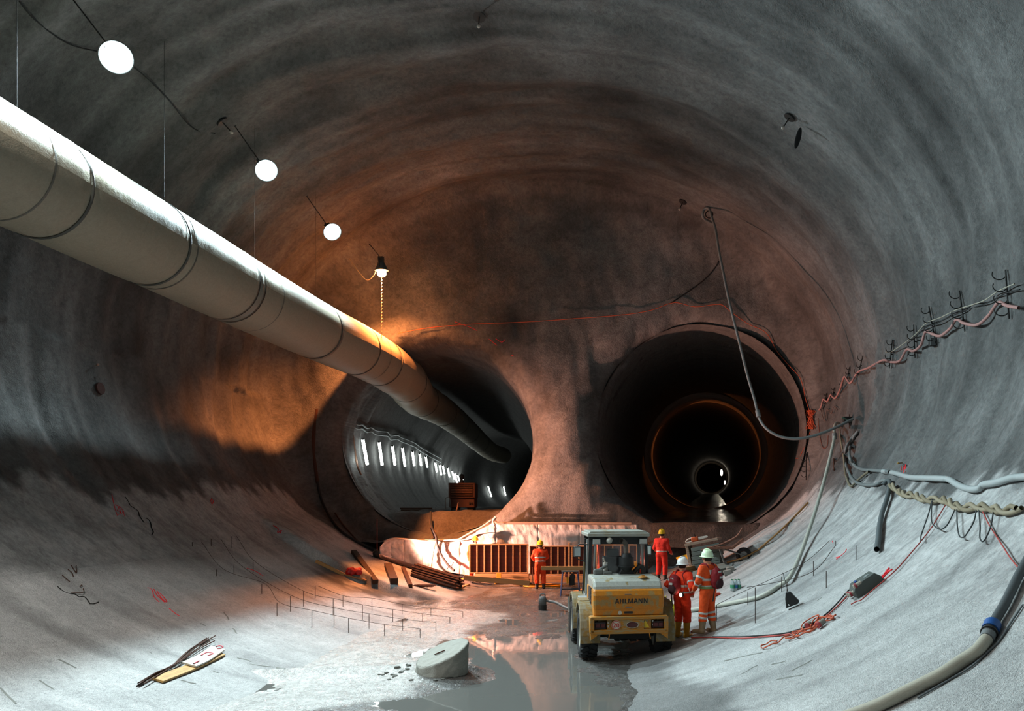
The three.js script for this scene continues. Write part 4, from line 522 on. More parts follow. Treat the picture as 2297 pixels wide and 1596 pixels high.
{ // pile of rusty reinforcing bars
  const r = makeRandom(31), base = [at(930, 1279, 29.6), at(1024, 1303, 29.2)].map((p) => onFloor(p.x, -p.z)); let k = 0;
  for (let row = 0; row < 6; row++) for (let i = 0; i < 9 - row; i++) {
    const o = (i - (8 - row) / 2) * 0.085, j = () => (r() - 0.5) * 0.06, a = base[0].clone().add(V(j() * 3, 0.06 + row * 0.075 + j() * 0.3, o + j())), b = base[1].clone().add(V(j() * 4 + 0.1, 0.06 + row * 0.07 + j() * 0.3, o * 1.2 + j() * 2));
    single('steel_bar', `rusty steel bar in the ${['bottom', 'second', 'third', 'fourth', 'fifth', 'top'][row]} layer of the pile by the white sheeting`, 'steel bar', rod(a, b, 0.034, 7), RUST, 'rusty bars in the pile by the sheeting');
  }
  const w = [[1010, 1268, 1004, 1277], [1018, 1262, 1012, 1276]]; for (const [x0, y0, x1, y1] of w) single('bent_wire', 'bent wire sticking up behind the rebar pile', 'wire', tube([at(x0, y0, 29.8), at((x0 + x1) / 2 - 1, (y0 + y1) / 2, 29.8), at(x1, y1, 29.8)], 0.012, 10, 5), RUST, 'bent wires behind the rebar pile');
}
{ // the hidden work lamp that washes the sheeting, with its cable; dark cable over the sheet
  const p = at(846, 1243, 30.2), t = thing('work_light', 'dark-backed halogen work light turned towards the white sheeting', 'lamp', p), aim = V(0.9, 0.24, -0.36).normalize(), q = new THREE.Quaternion().setFromUnitVectors(V(0, 0, 1), aim), T = (g) => g.applyQuaternion(q);
  part(t, 'housing', T(lathe([[0, -0.16], [0.09, -0.15], [0.15, -0.08], [0.17, 0.04], [0.175, 0.06], [0.16, 0.06], [0.14, -0.04], [0, -0.1]], 24).rotateX(Math.PI / 2)), DARK_STEEL); part(t, 'lens', T(new THREE.CircleGeometry(0.155, 28).translate(0, 0, 0.03)), new THREE.MeshStandardMaterial({ color: '#000000', emissive: HALOGEN, emissiveIntensity: 25, side: THREE.DoubleSide }));
  const f = onFloor(p.x, 30.2).sub(p); part(t, 'stand', [rod(V(0, -0.1, 0), f, 0.025), rod(V(0, -0.15, 0), f.clone().add(V(0.2, 0.02, 0.18)), 0.015), rod(V(0, -0.15, 0), f.clone().add(V(-0.2, 0.1, 0.18)), 0.015)], DARK_STEEL);
  const l = new THREE.SpotLight(HALOGEN, HALOGEN_POWER, 0, 0.85, 0.7, 2); l.position.copy(aim).multiplyScalar(0.12); l.target.position.copy(aim).multiplyScalar(3); l.castShadow = true; l.shadow.radius = 6; t.add(l, l.target);
  single('lamp_string', 'thin red cord hanging over the work light', 'cord', rod(at(846, 1165, 30.1), at(846, 1236, 30.1), 0.012, 5), RED_CORD);
  single('black_hose', 'black hose draped over the white sheeting', 'hose', tube([[966, 1150, 34.5], [968, 1180, 33], [978, 1205, 32], [980, 1220, 31.85], [990, 1246, 31.9], [1005, 1268, 31.7], [1019, 1281, 31.4]].map((a) => at(...a)), 0.045, 60, 8), BLACK_RUBBER);
  single('white_hose', 'pale hose hanging beside the black hose', 'hose', tube([[977, 1214, 31.9], [972, 1235, 31.9], [968, 1262, 31.85], [965, 1275, 31.6]].map((a) => at(...a)), 0.04, 40, 8), HOSE_PALE);
  single('wall_hose', 'black hose running down the left wall to the work light', 'hose', tube(crop(640, 1060, 7.98)([[580, 180], [600, 330], [660, 560], [800, 860], [980, 1080], [1200, 1230], [1400, 1340], [1570, 1420]]).map(([x, y]) => hit(x, y, 0.07)), 0.05, 90, 7), BLACK_RUBBER);
  single('wall_hose', 'thin bright-ended hose lying next to the black wall hose', 'hose', tube(crop(640, 1060, 7.98)([[880, 750], [1000, 930], [1150, 1110], [1300, 1260], [1500, 1390]]).map(([x, y]) => hit(x, y, 0.05)), 0.03, 60, 7), RUST);
  single('damp_stain', 'dark brown damp stain streaking down the orange lit wall', 'stain', tube(crop(480, 760, 2.955)([[682, 470], [668, 560], [660, 680], [665, 800], [685, 960]]).map(([x, y]) => hit(x, y, -0.05)), 0.085, 40, 8), worn('#4a2a1e', 0.9));  // damp stain on the wall, modelled as a thin sunken strip
}
{ // red and white plastic bags, tangled wire
  for (const [x, y, r, m, l] of [[785, 1285, 0.14, '#b0161c', 'red plastic bag on the dark left invert'], [802, 1284, 0.12, '#c0242a', 'red and white bag beside the thin plank']]) { const c = hit(x, y, r * 0.6); single('plastic_bag', l, 'bag', surfaceOf((a, b, d) => (Math.hypot((a - c.x) / 1.3, b - c.y, d - c.z) - r) + 0.05 * noise(a * 9, b * 9, d * 9), c.clone().subScalar(r * 1.6), c.clone().addScalar(r * 1.6), 0.03), worn(m, 0.4)); }
  const pts = [], c = hit(952, 1320); for (let i = 0; i < 40; i++) pts.push(c.clone().add(V(Math.sin(i * 1.7) * 0.28 + 0.12 * Math.cos(i * 0.6), 0.05 + 0.06 * Math.abs(Math.sin(i * 2.3)), Math.cos(i * 2.1) * 0.16))); single('wire_tangle', 'tangle of rusty tie wire on the floor past the beams', 'wire', tube(pts, 0.016, 240, 5), RUST);
}
// ------------------------------------------------------------------ inside the lit tunnel
function tunnelHit(px, py, clear) { const k = V((px - VANISH_X) / FOCAL, -(py - VANISH_Y) / FOCAL, 1); for (let d = 35; d < 135; d += 0.15) { const p = V(k.x * d, EYE + k.y * d, -d); let best = 1e9; for (let i = 0; i <= 60; i++) { const c = LEFT_SAMPLES[i]; best = Math.min(best, Math.hypot(c.x - p.x, c.z - p.z)); } const r = Math.hypot(best, p.y - 6.05); if (r > 3.95 - clear) return p; } return at(px, py, 60); }
const LEFT_SAMPLES = Array.from({ length: 61 }, (_, i) => LEFT_PATH.getPointAt(i / 60));
{
  const list = crop(760, 920, 9.571)([[515, 640, 610, 1160], [865, 700, 930, 1175], [1150, 780, 1210, 1210], [1365, 820, 1420, 1210], [1582, 900, 1628, 1265], [1735, 945, 1780, 1300], [1865, 1010, 1920, 1340]].map(([a, b]) => [a, b])), ends = crop(760, 920, 9.571)([[610, 1160], [930, 1175], [1210, 1210], [1420, 1210], [1628, 1265], [1780, 1300], [1920, 1340]]);
  const all = list.map((p, i) => [...p, ...ends[i]]).concat([[976, 1038, 981, 1066], [986, 1044, 991, 1072], [993, 1045, 999, 1072], [1004, 1051, 1010, 1077], [1014, 1057, 1020, 1080], [1020, 1063, 1026, 1086], [1026, 1066, 1031, 1079], [1035, 1064, 1038, 1077], [1095, 1092, 1100, 1107], [1130, 1093, 1133, 1107], [778, 1008, 784, 1029]]);
  const glow = new THREE.MeshStandardMaterial({ color: '#000000', emissive: new THREE.Color().setRGB(0.92, 1, 0.95), emissiveIntensity: 7 });
  all.forEach(([x0, y0, x1, y1], i) => {
    const a = tunnelHit(x0, y0, 0.18), b0 = tunnelHit(x1, y1, 0.18), dir = b0.clone().sub(a).setLength(1.2); const b = a.clone().add(dir);
    const t = thing('tube_light', i === 15 ? 'fluorescent tube on the bend of the lit tunnel, nearer the compressor' : i === 16 ? 'last fluorescent tube on the bend of the lit tunnel' : i === 17 ? 'fluorescent tube glimpsed at the edge of the tunnel mouth' : `${['first', 'second', 'third', 'fourth', 'fifth', 'sixth', 'seventh', 'eighth', 'ninth', 'tenth', 'eleventh', 'twelfth', 'thirteenth', 'fourteenth', 'fifteenth'][i]} fluorescent tube inward from the lit tunnel mouth`, 'lamp', a.clone().lerp(b, 0.5), 0, 'fluorescent tubes in the lit tunnel'), h = dir.clone().multiplyScalar(0.5), n = h.clone().negate();
    part(t, 'tube', rod(n, h, 0.07, 12), glow); part(t, 'end_cap', rod(n.clone().multiplyScalar(1.08), n, 0.06, 10), DARK_STEEL); part(t, 'end_cap', rod(h, h.clone().multiplyScalar(1.08), 0.06, 10), DARK_STEEL);
    const l = new THREE.PointLight(new THREE.Color().setRGB(0.9, 1, 0.97), TUBE_POWER, 0, 2), c = LEFT_SAMPLES.reduce((p, q) => q.distanceTo(t.position) < p.distanceTo(t.position) ? q : p); l.position.copy(c.clone().sub(t.position).setLength(0.3)); l.castShadow = true; l.shadow.radius = 15; t.add(l);
  });
  const wave = (o, label) => { const top = crop(760, 920, 9.571)([[120, 230], [280, 235], [400, 320], [500, 315], [600, 390], [690, 375], [800, 440], [950, 460], [1050, 475], [1110, 550], [1190, 545], [1270, 545], [1340, 590], [1500, 650], [1650, 720], [1800, 830], [2200, 1050]]).map(([x, y]) => tunnelHit(x, y + o, 0.12)); single('tunnel_cable', label, 'cable', tube(top, 0.045, 200, 6), HOSE_GREY, 'cables looped along the lit tunnel'); };
  wave(0, 'upper looped cable along the lit tunnel wall'); wave(9, 'lower looped cable along the lit tunnel wall');
  single('tunnel_pipe', 'thin pipe running down the wall just inside the lit tunnel', 'pipe', tube(crop(760, 920, 9.571)([[275, 310], [310, 600], [350, 900], [400, 1200], [480, 1400]]).map(([x, y]) => tunnelHit(x, y, 0.1)), 0.045, 60, 6), worn('#8a6a58', 0.7));
}
{ // compressor on the roadway
  const d = 40.5, p = at(1037, 1150, d); p.y = leftLevel(d, 0) + 0.02; const t = thing('compressor', 'boxy orange-brown compressor with louvred front in the lit tunnel', 'compressor', p, 0.1), M = worn('#5e3720', 0.6, RUST_TINT, 0.7), W = 1.3;
  part(t, 'lower_body', box(W * 0.96, 0.5, 1.6, 0, 0.42, -0.6, 0.04), worn('#5a3a30', 0.7)); part(t, 'upper_body', box(W, 0.78, 1.7, 0, 1.02, -0.6, 0.05), M); part(t, 'front_frame', [box(W, 0.08, 0.05, 0, 1.37, 0.26), box(W, 0.06, 0.05, 0, 0.68, 0.26), box(0.08, 0.74, 0.05, -W / 2 + 0.04, 1.02, 0.26), box(0.08, 0.74, 0.05, W / 2 - 0.04, 1.02, 0.26)], M);
  for (let i = 0; i < 7; i++) part(t, 'louvre', box(W * 0.82, 0.045, 0.05, 0, 0.76 + i * 0.08, 0.265).rotateX(0), worn('#6e4526', 0.6)); part(t, 'grille_back', box(W * 0.84, 0.56, 0.01, 0, 1.0, 0.257, 0), surf('#1b120c', 0.9));
  part(t, 'exhaust', [cyl(0.12, 0.1, 0.16, 16, -0.05, 1.5, -0.2), lathe([[0, 0.3], [0.08, 0.28], [0.14, 0.16], [0.1, 0.04], [0.05, 0]], 16).translate(-0.05, 1.58, -0.2)], DARK_STEEL); for (const x of [-0.4, 0.4]) part(t, 'foot', box(0.3, 0.2, 1.4, x, 0.1, -0.6), DARK_STEEL); part(t, 'hoop', tube([V(-0.78, 0.1, 0.3), V(-0.8, 0.6, 0.3), V(-0.68, 0.68, 0.3), V(-0.58, 0.6, 0.3), V(-0.52, 0.1, 0.3)], 0.025, 24, 6), GALV); part(t, 'coupling', [cyl(0.05, 0.05, 0.06, 12).rotateX(Math.PI / 2).translate(0.4, 0.4, 0.24), cyl(0.04, 0.04, 0.06, 12).rotateX(Math.PI / 2).translate(0.52, 0.4, 0.24)], DARK_STEEL);
  single('air_hose', 'thin hose looping out from under the compressor down the dirt', 'hose', tube([[1028, 1128, 39.6], [1020, 1150, 38.2], [985, 1151, 36], [968, 1162, 35.2], [966, 1180, 34.2], [976, 1195, 33.2], [972, 1205, 32.7], [980, 1212, 32.2]].map((a) => { const p = at(...a), f = leftLevel(a[2], 0) - 0.05; if (a[1] > 1140) p.y = Math.max(p.y, f); return p; }), 0.03, 90, 6), worn('#a8836a', 0.7));
  const q = at(935, 1150, 37.5); q.y = 2.9; const s = single('board_stack', 'low stack of dark boards on the tunnel roadway', 'timber', [box(1.5, 0.07, 0.5, 0, 0.04, 0), box(1.45, 0.07, 0.5, 0.05, 0.12, 0.02), box(1.4, 0.07, 0.45, -0.03, 0.2, 0)], TIMBER_DARK); s.position.copy(q);
}
{ // lamps far down the dark tunnel
  for (const [px, py, d, w, h, l] of [[1618.5, 1061, 190, 0.55, 1.5, 'bright far lamp deep in the dark tunnel'], [1626, 1083, 196, 0.4, 1.0, 'lower far lamp deep in the dark tunnel']]) {
    const t = thing('tunnel_lamp', l, 'lamp', at(px, py, d)); part(t, 'glass', new THREE.SphereGeometry(0.5, 20, 14).scale(w, h, 0.3), new THREE.MeshStandardMaterial({ color: '#000000', emissive: new THREE.Color().setRGB(1, 0.9, 0.75), emissiveIntensity: 14 })); part(t, 'back_plate', box(w * 0.9, h * 0.9, 0.05, 0, 0, -0.2), DARK_STEEL); part(t, 'bracket', rod(V(0, 0, -0.2), V(0.6, 0.1, -0.5), 0.05), DARK_STEEL); const k = new THREE.PointLight(new THREE.Color().setRGB(1, 0.82, 0.6), 6, 0, 2); k.position.set(-0.4, 0, 1.0); k.castShadow = true; t.add(k);
  }
}

{ // small orange lamp tucked behind the first collar of the dark tunnel
  const d = 59.6, p = rightAt(d).add(V(-2.5, 3.24, 0)), t = thing('tunnel_lamp', 'small orange lamp behind the first collar of the dark tunnel', 'lamp', p); part(t, 'bulb', new THREE.SphereGeometry(0.09, 16, 12), new THREE.MeshStandardMaterial({ color: '#000000', emissive: SODIUM, emissiveIntensity: 20 })); part(t, 'bracket', rod(V(0, 0.05, 0), V(-0.15, 0.3, 0), 0.02), DARK_STEEL);
  const k = new THREE.PointLight(SODIUM, 13, 0, 2); k.castShadow = true; t.add(k);
}
// ------------------------------------------------------------------ right wall: hook racks, cables, hoses
const C5 = crop(1780, 580, 2.346), C6 = crop(1600, 1200, 3.2956), CB = crop(1880, 1080, 5.508), CE = crop(1780, 780, 4.695), CD = crop(1690, 1340, 10.94);
const onWall = (list, lift) => list.map(([x, y]) => hit(x, y, lift));
const cable = (name, label, list, r, mat, lift = r * 1.1, group, cat = 'cable') => single(name, label, cat, tube(onWall(list, lift), r, list.length * 12, 8), mat, group);
const HOOK = worn('#24211f', 0.7, RUST_TINT, 0.3);
const racks = C5([[1127, 60], [1147, 318], [884, 170], [912, 385], [722, 250], [755, 445], [640, 350], [646, 525], [527, 428], [510, 580], [372, 510], [345, 610], [302, 570], [290, 640], [265, 635], [255, 690], [222, 680], [212, 735], [180, 710], [172, 770]]);
const rackNames = ['topmost hook rack, nearest the long pale pipe end', 'hook rack second along the cables', 'hook rack above the small wall box', 'hook rack fourth along the cables', 'hook rack above the rough concrete edge', 'hook rack where the pale cable straightens', 'small hook rack before the red lit wall', 'small hook rack at the start of the red lit wall', 'small hook rack on the red lit wall', 'last small hook rack by the orange cord bundle'];
for (let i = 0; i < 10; i++) {
  const [a, b] = [hit(...racks[i * 2], 0.05), hit(...racks[i * 2 + 1], 0.05)], t = thing('hook_rack', 'black steel ' + rackNames[i], 'hook rack', b, 0, 'cable hook racks on the ribbed wall'), up = a.clone().sub(b), n = normalAt(b);
  part(t, 'post', rod(V(0, 0, 0), up, 0.018, 6), HOOK); part(t, 'wall_tie', rod(up.clone().multiplyScalar(0.5), up.clone().multiplyScalar(0.5).addScaledVector(n, -0.06), 0.02, 6), HOOK);
  const k = i < 5 ? 4 : 3, size = up.length() * 0.11; for (let h = 0; h < k; h++) { const c = up.clone().multiplyScalar(0.16 + 0.74 * h / (k - 1)), pts = []; for (let s = 0; s <= 10; s++) { const q = s / 10 * Math.PI * 1.15; pts.push(c.clone().addScaledVector(n, size * (1 - Math.cos(q)) * 0.9).add(V(-0.25 * size * (1 - Math.cos(q)), -size * 0.9 * Math.sin(q) , 0))); } part(t, 'hook', tube(pts, 0.012, 16, 5), HOOK); }
}
const PINK = worn('#b98a86', 0.65, DIRT_TINT, 0.4);
cable('power_cable', 'thick pinkish cable sagging from hook to hook', C5([[1213, 262], [1160, 250], [1110, 235], [1060, 305], [990, 357], [930, 345], [890, 322], [850, 372], [800, 410], [750, 395], [722, 388], [690, 458], [650, 490], [622, 478], [580, 540], [530, 550], [492, 538], [420, 572], [350, 603], [322, 655], [300, 640], [285, 625], [262, 690], [240, 735], [225, 730], [213, 720], [195, 755], [182, 748], [172, 745], [160, 785], [150, 800]]), 0.036, PINK, 0.14);
cable('signal_cable', 'thin pale cable strung above the pinkish cable', C5([[1190, 135], [1100, 175], [1020, 225], [890, 268], [800, 310], [720, 343], [650, 410], [540, 488], [500, 495]]), 0.013, HOSE_PALE, 0.12);
cable('signal_cable', 'thin black cable strung above the pinkish cable', C5([[1213, 165], [1140, 185], [1040, 235], [920, 275], [860, 300], [760, 345], [715, 365], [640, 430]]), 0.014, BLACK_RUBBER, 0.1);
cable('signal_cable', 'thin cable looping under the last small hook racks', CE([[490, 660], [450, 625], [420, 700], [375, 655], [350, 780], [320, 700], [300, 620]]), 0.016, worn('#7a6660', 0.7), 0.1);
// orange cord: along the end wall, over the right mouth, down to its bundle
cable('orange_wall_line', 'thin orange line strung across the end wall above both tunnel mouths', [[892, 748], [960, 735], [1050, 728], [1180, 724], [1290, 716], [1400, 708], [1460, 697], [1512, 680], [1560, 688], [1615, 684], [1640, 700], [1680, 725], [1720, 745], [1745, 785], [1770, 815], [1800, 850], [1812, 895], [1822, 925]], 0.014, ORANGE_CORD, 0.1, null, 'line');
cable('dark_cord', 'dark cord climbing from the orange cord to the hanging hose', [[1505, 681], [1545, 655], [1580, 628], [1605, 600], [1612, 585]], 0.022, BLACK_RUBBER, 0.04, null, 'cord');
{ const pts = []; const c = CE([[215, 760]])[0]; for (let i = 0; i < 46; i++) pts.push(hit(c[0] - 3 + 9 * Math.sin(i * 2.4) * (i % 3 ? 1 : 0.4), c[1] + 22 * Math.cos(i * 1.35), 0.05 + 0.03 * (i % 4))); single('orange_cord_bundle', 'bundle of orange cord hung on the red lit wall', 'cord', tube(pts, 0.015, 280, 5), ORANGE_CORD);
  cable('orange_cord_tail', 'loose orange tail hanging below the cord bundle', CE([[185, 880], [150, 980], [105, 1090], [60, 1165], [30, 1168]]), 0.013, ORANGE_CORD, 0.03, null, 'cord'); cable('brown_cord', 'brown cord hanging in a loop below the cord bundle', CE([[265, 740], [280, 900], [305, 1030], [330, 1065], [365, 1030], [372, 930]]), 0.013, worn('#8a4a38', 0.7), 0.03, null, 'cord'); }
{ // steel hook rack low on the red wall
  const a = hit(...CE([[145, 1120]])[0], 0.05), b = hit(...CE([[145, 1400]])[0], 0.05), t = thing('hook_rack', 'dark hook rack hanging low on the red lit wall', 'hook rack', b, 0, 'cable hook racks on the ribbed wall'), up = a.clone().sub(b); part(t, 'post', rod(V(0, 0, 0), up, 0.02, 6), HOOK); part(t, 'top_block', box(0.2, 0.22, 0.1, up.x + 0.12, up.y - 0.06, up.z), HOOK); for (let h = 0; h < 4; h++) part(t, 'hook', new THREE.TorusGeometry(0.09, 0.012, 5, 14, Math.PI).rotateZ(Math.PI).translate(up.x * (0.2 + h * 0.2) - 0.1, up.y * (0.18 + h * 0.2), up.z * (0.2 + h * 0.2) + 0.03), HOOK);
  single('wall_rod', 'rusty rod hanging against the wall behind the white hose', 'rod', rod(hit(...CE([[432, 1180]])[0], 0.04), hit(...CE([[436, 1300]])[0], 0.04), 0.03, 7), RUST);
}
// the long hose slung from the vault to the wall bracket
{
  const A = hit(1592, 474, 0.05), B = hit(1916, 942, 0.12), d0 = -A.z, d1 = -B.z, pts = [[1584, 506], [1577, 488], [1580, 470], [1590, 468], [1597, 490], [1605, 515], [1612, 560], [1622, 610], [1632, 660], [1645, 715], [1660, 775], [1676, 840], [1692, 895], [1700, 928], [1708, 948], [1724, 966], [1750, 980], [1782, 985], [1815, 981], [1850, 970], [1880, 957], [1914, 940]].map(([x, y], i) => at(x, y, lerp(d0, d1, sstep(0, 21, i)) - 0.25 * Math.sin(i / 21 * Math.PI))); pts[0] = hit(1600, 500, 0.03);
  const t = thing('slung_hose', 'long grey hose slung from the vault across the dark tunnel mouth', 'hose'); part(t, 'hose', tube(pts, 0.05, 260, 9), HOSE_GREY); part(t, 'coupling', rod(at(1699, 922, lerp(d0, d1, sstep(0, 21, 13)) - 0.23), at(1702.5, 936, lerp(d0, d1, sstep(0, 21, 13.6)) - 0.22), 0.085, 12), CABLE_GREY); part(t, 'anchor_ring', new THREE.TorusGeometry(0.14, 0.02, 6, 18).translate(A.x, A.y - 0.1, A.z + 0.05), HOOK);
  const w = thing('white_hose', 'long white hose hanging from the wall and trailing behind the two workers', 'hose'), wp = [[1884, 952], [1876, 950], [1871, 962], [1872, 980], [1866, 1010], [1850, 1075], [1828, 1150], [1808, 1210], [1789, 1260], [1770, 1297]].map(([x, y], i) => at(x, y, lerp(-hit(1884, 952).z - 0.3, -hit(1750, 1322).z, Math.pow(i / 9, 1.3))));
  const trail = [[1750, 1320], [1728, 1335], [1700, 1347], [1665, 1354], [1630, 1361], [1600, 1366], [1560, 1373], [1520, 1378], [1496, 1381]].map(([x, y]) => hit(x, y, 0.06)); part(w, 'hose', tube([...wp, ...trail], 0.055, 260, 9), worn('#c3c7bd', 0.55)); part(w, 'collar', rod(wp[3].clone().add(V(0, 0.12, 0)), wp[3].clone().add(V(0, -0.1, 0)), 0.09, 12), CABLE_GREY);
}
{ // bracket box where the hoses meet
  const p = hit(...CE([[610, 770]])[0], 0.12), t = thing('hose_bracket', 'dark rusty bracket in a wall notch where the hoses meet', 'bracket', p); part(t, 'plate', box(0.34, 0.22, 0.22, 0, 0, 0), DARK_STEEL); part(t, 'strap', [rod(V(-0.25, 0.1, 0.1), V(0.3, -0.15, 0.1), 0.02), rod(V(-0.25, 0.05, 0.12), V(0.3, -0.1, 0.12), 0.015)], worn('#5f8a7c', 0.6)); part(t, 'pin', rod(V(0.05, 0.2, 0), V(0.05, -0.3, 0), 0.02), RUST);
}
cable('wall_hose', 'grey hose curving down from the bracket to the pale pipe', CE([[695, 890], [640, 960], [605, 1060], [610, 1160], [660, 1250], [740, 1300], [860, 1310], [1000, 1325], [1033, 1330]]), 0.05, HOSE_GREY, 0.08, null, 'hose');
cable('wall_hose', 'grey hose bowing outward beneath the bracket', CE([[680, 900], [600, 990], [560, 1080], [560, 1200], [600, 1320], [660, 1420], [760, 1465], [880, 1465], [960, 1425], [1010, 1425]]), 0.045, HOSE_GREY, 0.08, null, 'hose');
cable('wall_hose', 'olive hose dropping straight then turning back up', CE([[500, 830], [510, 960], [535, 1150], [565, 1330], [600, 1450], [630, 1478], [680, 1430], [760, 1360], [815, 1320]]), 0.036, worn('#8c8470', 0.7), 0.07, null, 'hose');
cable('drop_hose', 'dark grey hose end hanging straight down the curved invert', CB([[590, 75], [640, 25], [672, 50], [665, 150], [625, 300], [580, 440], [550, 600], [535, 760], [515, 890]]), 0.06, worn('#5f686c', 0.7), 0.1, null, 'hose');
cable('pale_pipe', 'long pale dusty pipe lying along the right wall', [[1985, 1062], [2010, 1066], [2045, 1076], [2080, 1078], [2120, 1080], [2135, 1082], [2160, 1097], [2185, 1104], [2205, 1103], [2215, 1094], [2245, 1089], [2275, 1080], [2297, 1078], [2330, 1076]], 0.065, worn('#b4bcbf', 0.6, DIRT_TINT, 0.3), 0.08, null, 'pipe');
{ // two cables twisted together
  const axis = CB([[690, 70], [730, 120], [790, 160], [870, 200], [980, 210], [1080, 250], [1180, 270], [1290, 270], [1390, 285], [1490, 345], [1620, 375], [1740, 360], [1850, 370], [1990, 395], [2100, 420], [2200, 405], [2297, 385]]).map(([x, y]) => hit(x, y, 0.1)), cv = curve(axis), mats = [worn('#a1967f', 0.7, DIRT_TINT, 0.3), worn('#8f846c', 0.7, DIRT_TINT, 0.3)];
  const t = thing('twisted_cable', 'two beige cables twisted together along the right wall', 'cable'); for (let k = 0; k < 2; k++) { const pts = []; for (let i = 0; i <= 130; i++) { const u = i / 130, p = cv.getPointAt(u), a = u * 44 + k * Math.PI; pts.push(p.add(V(0.02 * Math.cos(a), 0.05 * Math.sin(a), 0.045 * Math.cos(a)))); } part(t, 'strand', tube(pts, 0.042, 400, 7), mats[k]); }
  const DARKWIRE = worn('#3a3f42', 0.7);
  cable('loop_wire', 'thin wire end hanging below the twisted cable', CB([[1195, 270], [1160, 440], [1100, 620], [1065, 720], [1062, 780]]), 0.012, DARKWIRE, 0.09, null, 'wire');
  cable('loop_wire', 'thin wire hanging in a wide loop under the red rope', CB([[1200, 265], [1195, 420], [1205, 560], [1300, 640], [1380, 600], [1440, 500], [1500, 365]]), 0.012, DARKWIRE, 0.09, null, 'wire');
  cable('loop_wire', 'thin wire loop hanging between the two red ropes', CB([[1510, 375], [1520, 600], [1540, 720], [1575, 745], [1620, 720], [1720, 550], [1760, 380]]), 0.012, DARKWIRE, 0.09, null, 'wire');
  cable('loop_wire', 'deep thin wire loop beside the second red rope', CB([[1785, 370], [1800, 600], [1800, 750], [1835, 800], [1880, 750], [1940, 600], [1970, 400]]), 0.012, DARKWIRE, 0.09, null, 'wire');
  cable('red_rope', 'long red rope running from the twisted cable down past the junction box', [...CB([[1380, 270], [1300, 400], [1190, 580], [1060, 750], [900, 940], [760, 1100], [620, 1230], [510, 1322]]), [1957, 1333], [1935, 1352], [1925, 1355], [1912, 1362]], 0.011, RED_CORD, 0.05, null, 'rope');
  cable('red_rope', 'red rope stretched from the twisted cable to the dark hose', [...CB([[1385, 272], [1480, 355], [1520, 375], [1620, 370], [1760, 365], [1800, 370], [1900, 570], [2030, 780], [2160, 980], [2290, 1140]]), [2300, 1292]], 0.011, RED_CORD, 0.06, null, 'rope');
}
{ // big hose with the blue coupling at the lower right
  const P = [[2330, 1240], [2297, 1300], [2280, 1335], [2262, 1370], [2245, 1400], [2236, 1415]].map(([x, y]) => hit(x, y, 0.09)), Q = [[2222, 1448], [2200, 1475], [2165, 1498], [2125, 1525], [2080, 1548], [2035, 1570], [1990, 1592], [1940, 1612], [1880, 1632]].map(([x, y]) => hit(x, y, 0.085));
  const t = thing('slurry_hose', 'thick pale slurry hose joined to a dark hose by a blue coupling', 'hose'); part(t, 'dark_hose', tube(P, 0.06, 60, 12), worn('#565c60', 0.6), 'dark grey hose'); part(t, 'pale_hose', tube(Q, 0.075, 110, 12), worn('#bdb9aa', 0.6, DIRT_TINT, 0.6), 'pale beige hose'); part(t, 'blue_collar', rod(P[5], P[5].clone().lerp(Q[0], 0.42), 0.1, 18), worn('#1f5fae', 0.45), 'blue coupling collar'); part(t, 'clamp', [rod(P[5].clone().lerp(Q[0], 0.42), P[5].clone().lerp(Q[0], 0.7), 0.085, 18), rod(P[5].clone().lerp(Q[0], 0.55), P[5].clone().lerp(Q[0], 0.62), 0.1, 18)], DARK_STEEL); part(t, 'nozzle', rod(P[5].clone().lerp(Q[0], 0.68), Q[0], 0.085, 18, 0.08), CABLE_GREY);
  cable('thin_lead', 'thin dark lead beside the thick slurry hose', [[2297, 1360], [2270, 1400], [2245, 1440], [2225, 1460], [2180, 1500], [2130, 1530], [2060, 1570]], 0.012, worn('#6b7276', 0.7), 0.02);
}
{ // junction box with plugs and its leads
  const p = hit(1949, 1322, 0.1), n = normalAt(p), t = thing('junction_box', 'grey dusty junction box with plugs lying on the curved invert', 'junction box', p), x = V(0.62, 0.78, 0).addScaledVector(n, -n.dot(V(0.62, 0.78, 0))).normalize(), z = V().crossVectors(x, n), m = new THREE.Matrix4().makeBasis(x, n, z), T = (g) => g.applyMatrix4(m), BOX = worn('#4f5754', 0.6, DIRT_TINT, 0.3);
  part(t, 'body', T(extrude([[-0.27, -0.1], [0.22, -0.1], [0.28, 0.0], [0.2, 0.12], [-0.2, 0.12], [-0.27, 0.04]], 0.3, 0.012).translate(0, 0, -0.15)), BOX); part(t, 'plate', T(box(0.1, 0.01, 0.08, 0.08, 0.135, 0.03)), worn('#8b9698', 0.5));
  for (const [a, b, c, k] of [[-0.16, 0.12, 0.13, '#b7b1a4'], [-0.3, 0.02, 0.06, '#b7b1a4'], [-0.3, 0.0, -0.1, '#b7b1a4']]) { const q = part(t, 'plug', T(cyl(0.035, 0.045, 0.16, 12).rotateZ(Math.PI / 2).translate(a, b, c)), worn(k, 0.6)); part(q, 'ring', T(cyl(0.05, 0.05, 0.04, 12).rotateZ(Math.PI / 2).translate(a - 0.04, b, c)), worn('#a02a34', 0.5)); } part(t, 'blue_cap', T(box(0.05, 0.03, 0.06, -0.13, 0.14, -0.02)), worn('#1d55a8', 0.5));
  cable('black_lead', 'black lead from the junction box down past the cord coil', C6([[1060, 385], [1000, 430], [930, 510], [850, 590], [780, 640], [700, 690], [560, 735], [400, 755], [200, 765], [0, 765]]), 0.014, BLACK_RUBBER, 0.03); cable('red_lead', 'red lead running beside the black lead to the two workers', C6([[1050, 395], [990, 470], [900, 560], [820, 625], [700, 700], [560, 745], [400, 762], [200, 775], [0, 768], [-160, 770]]), 0.013, RED_CORD, 0.025);
}
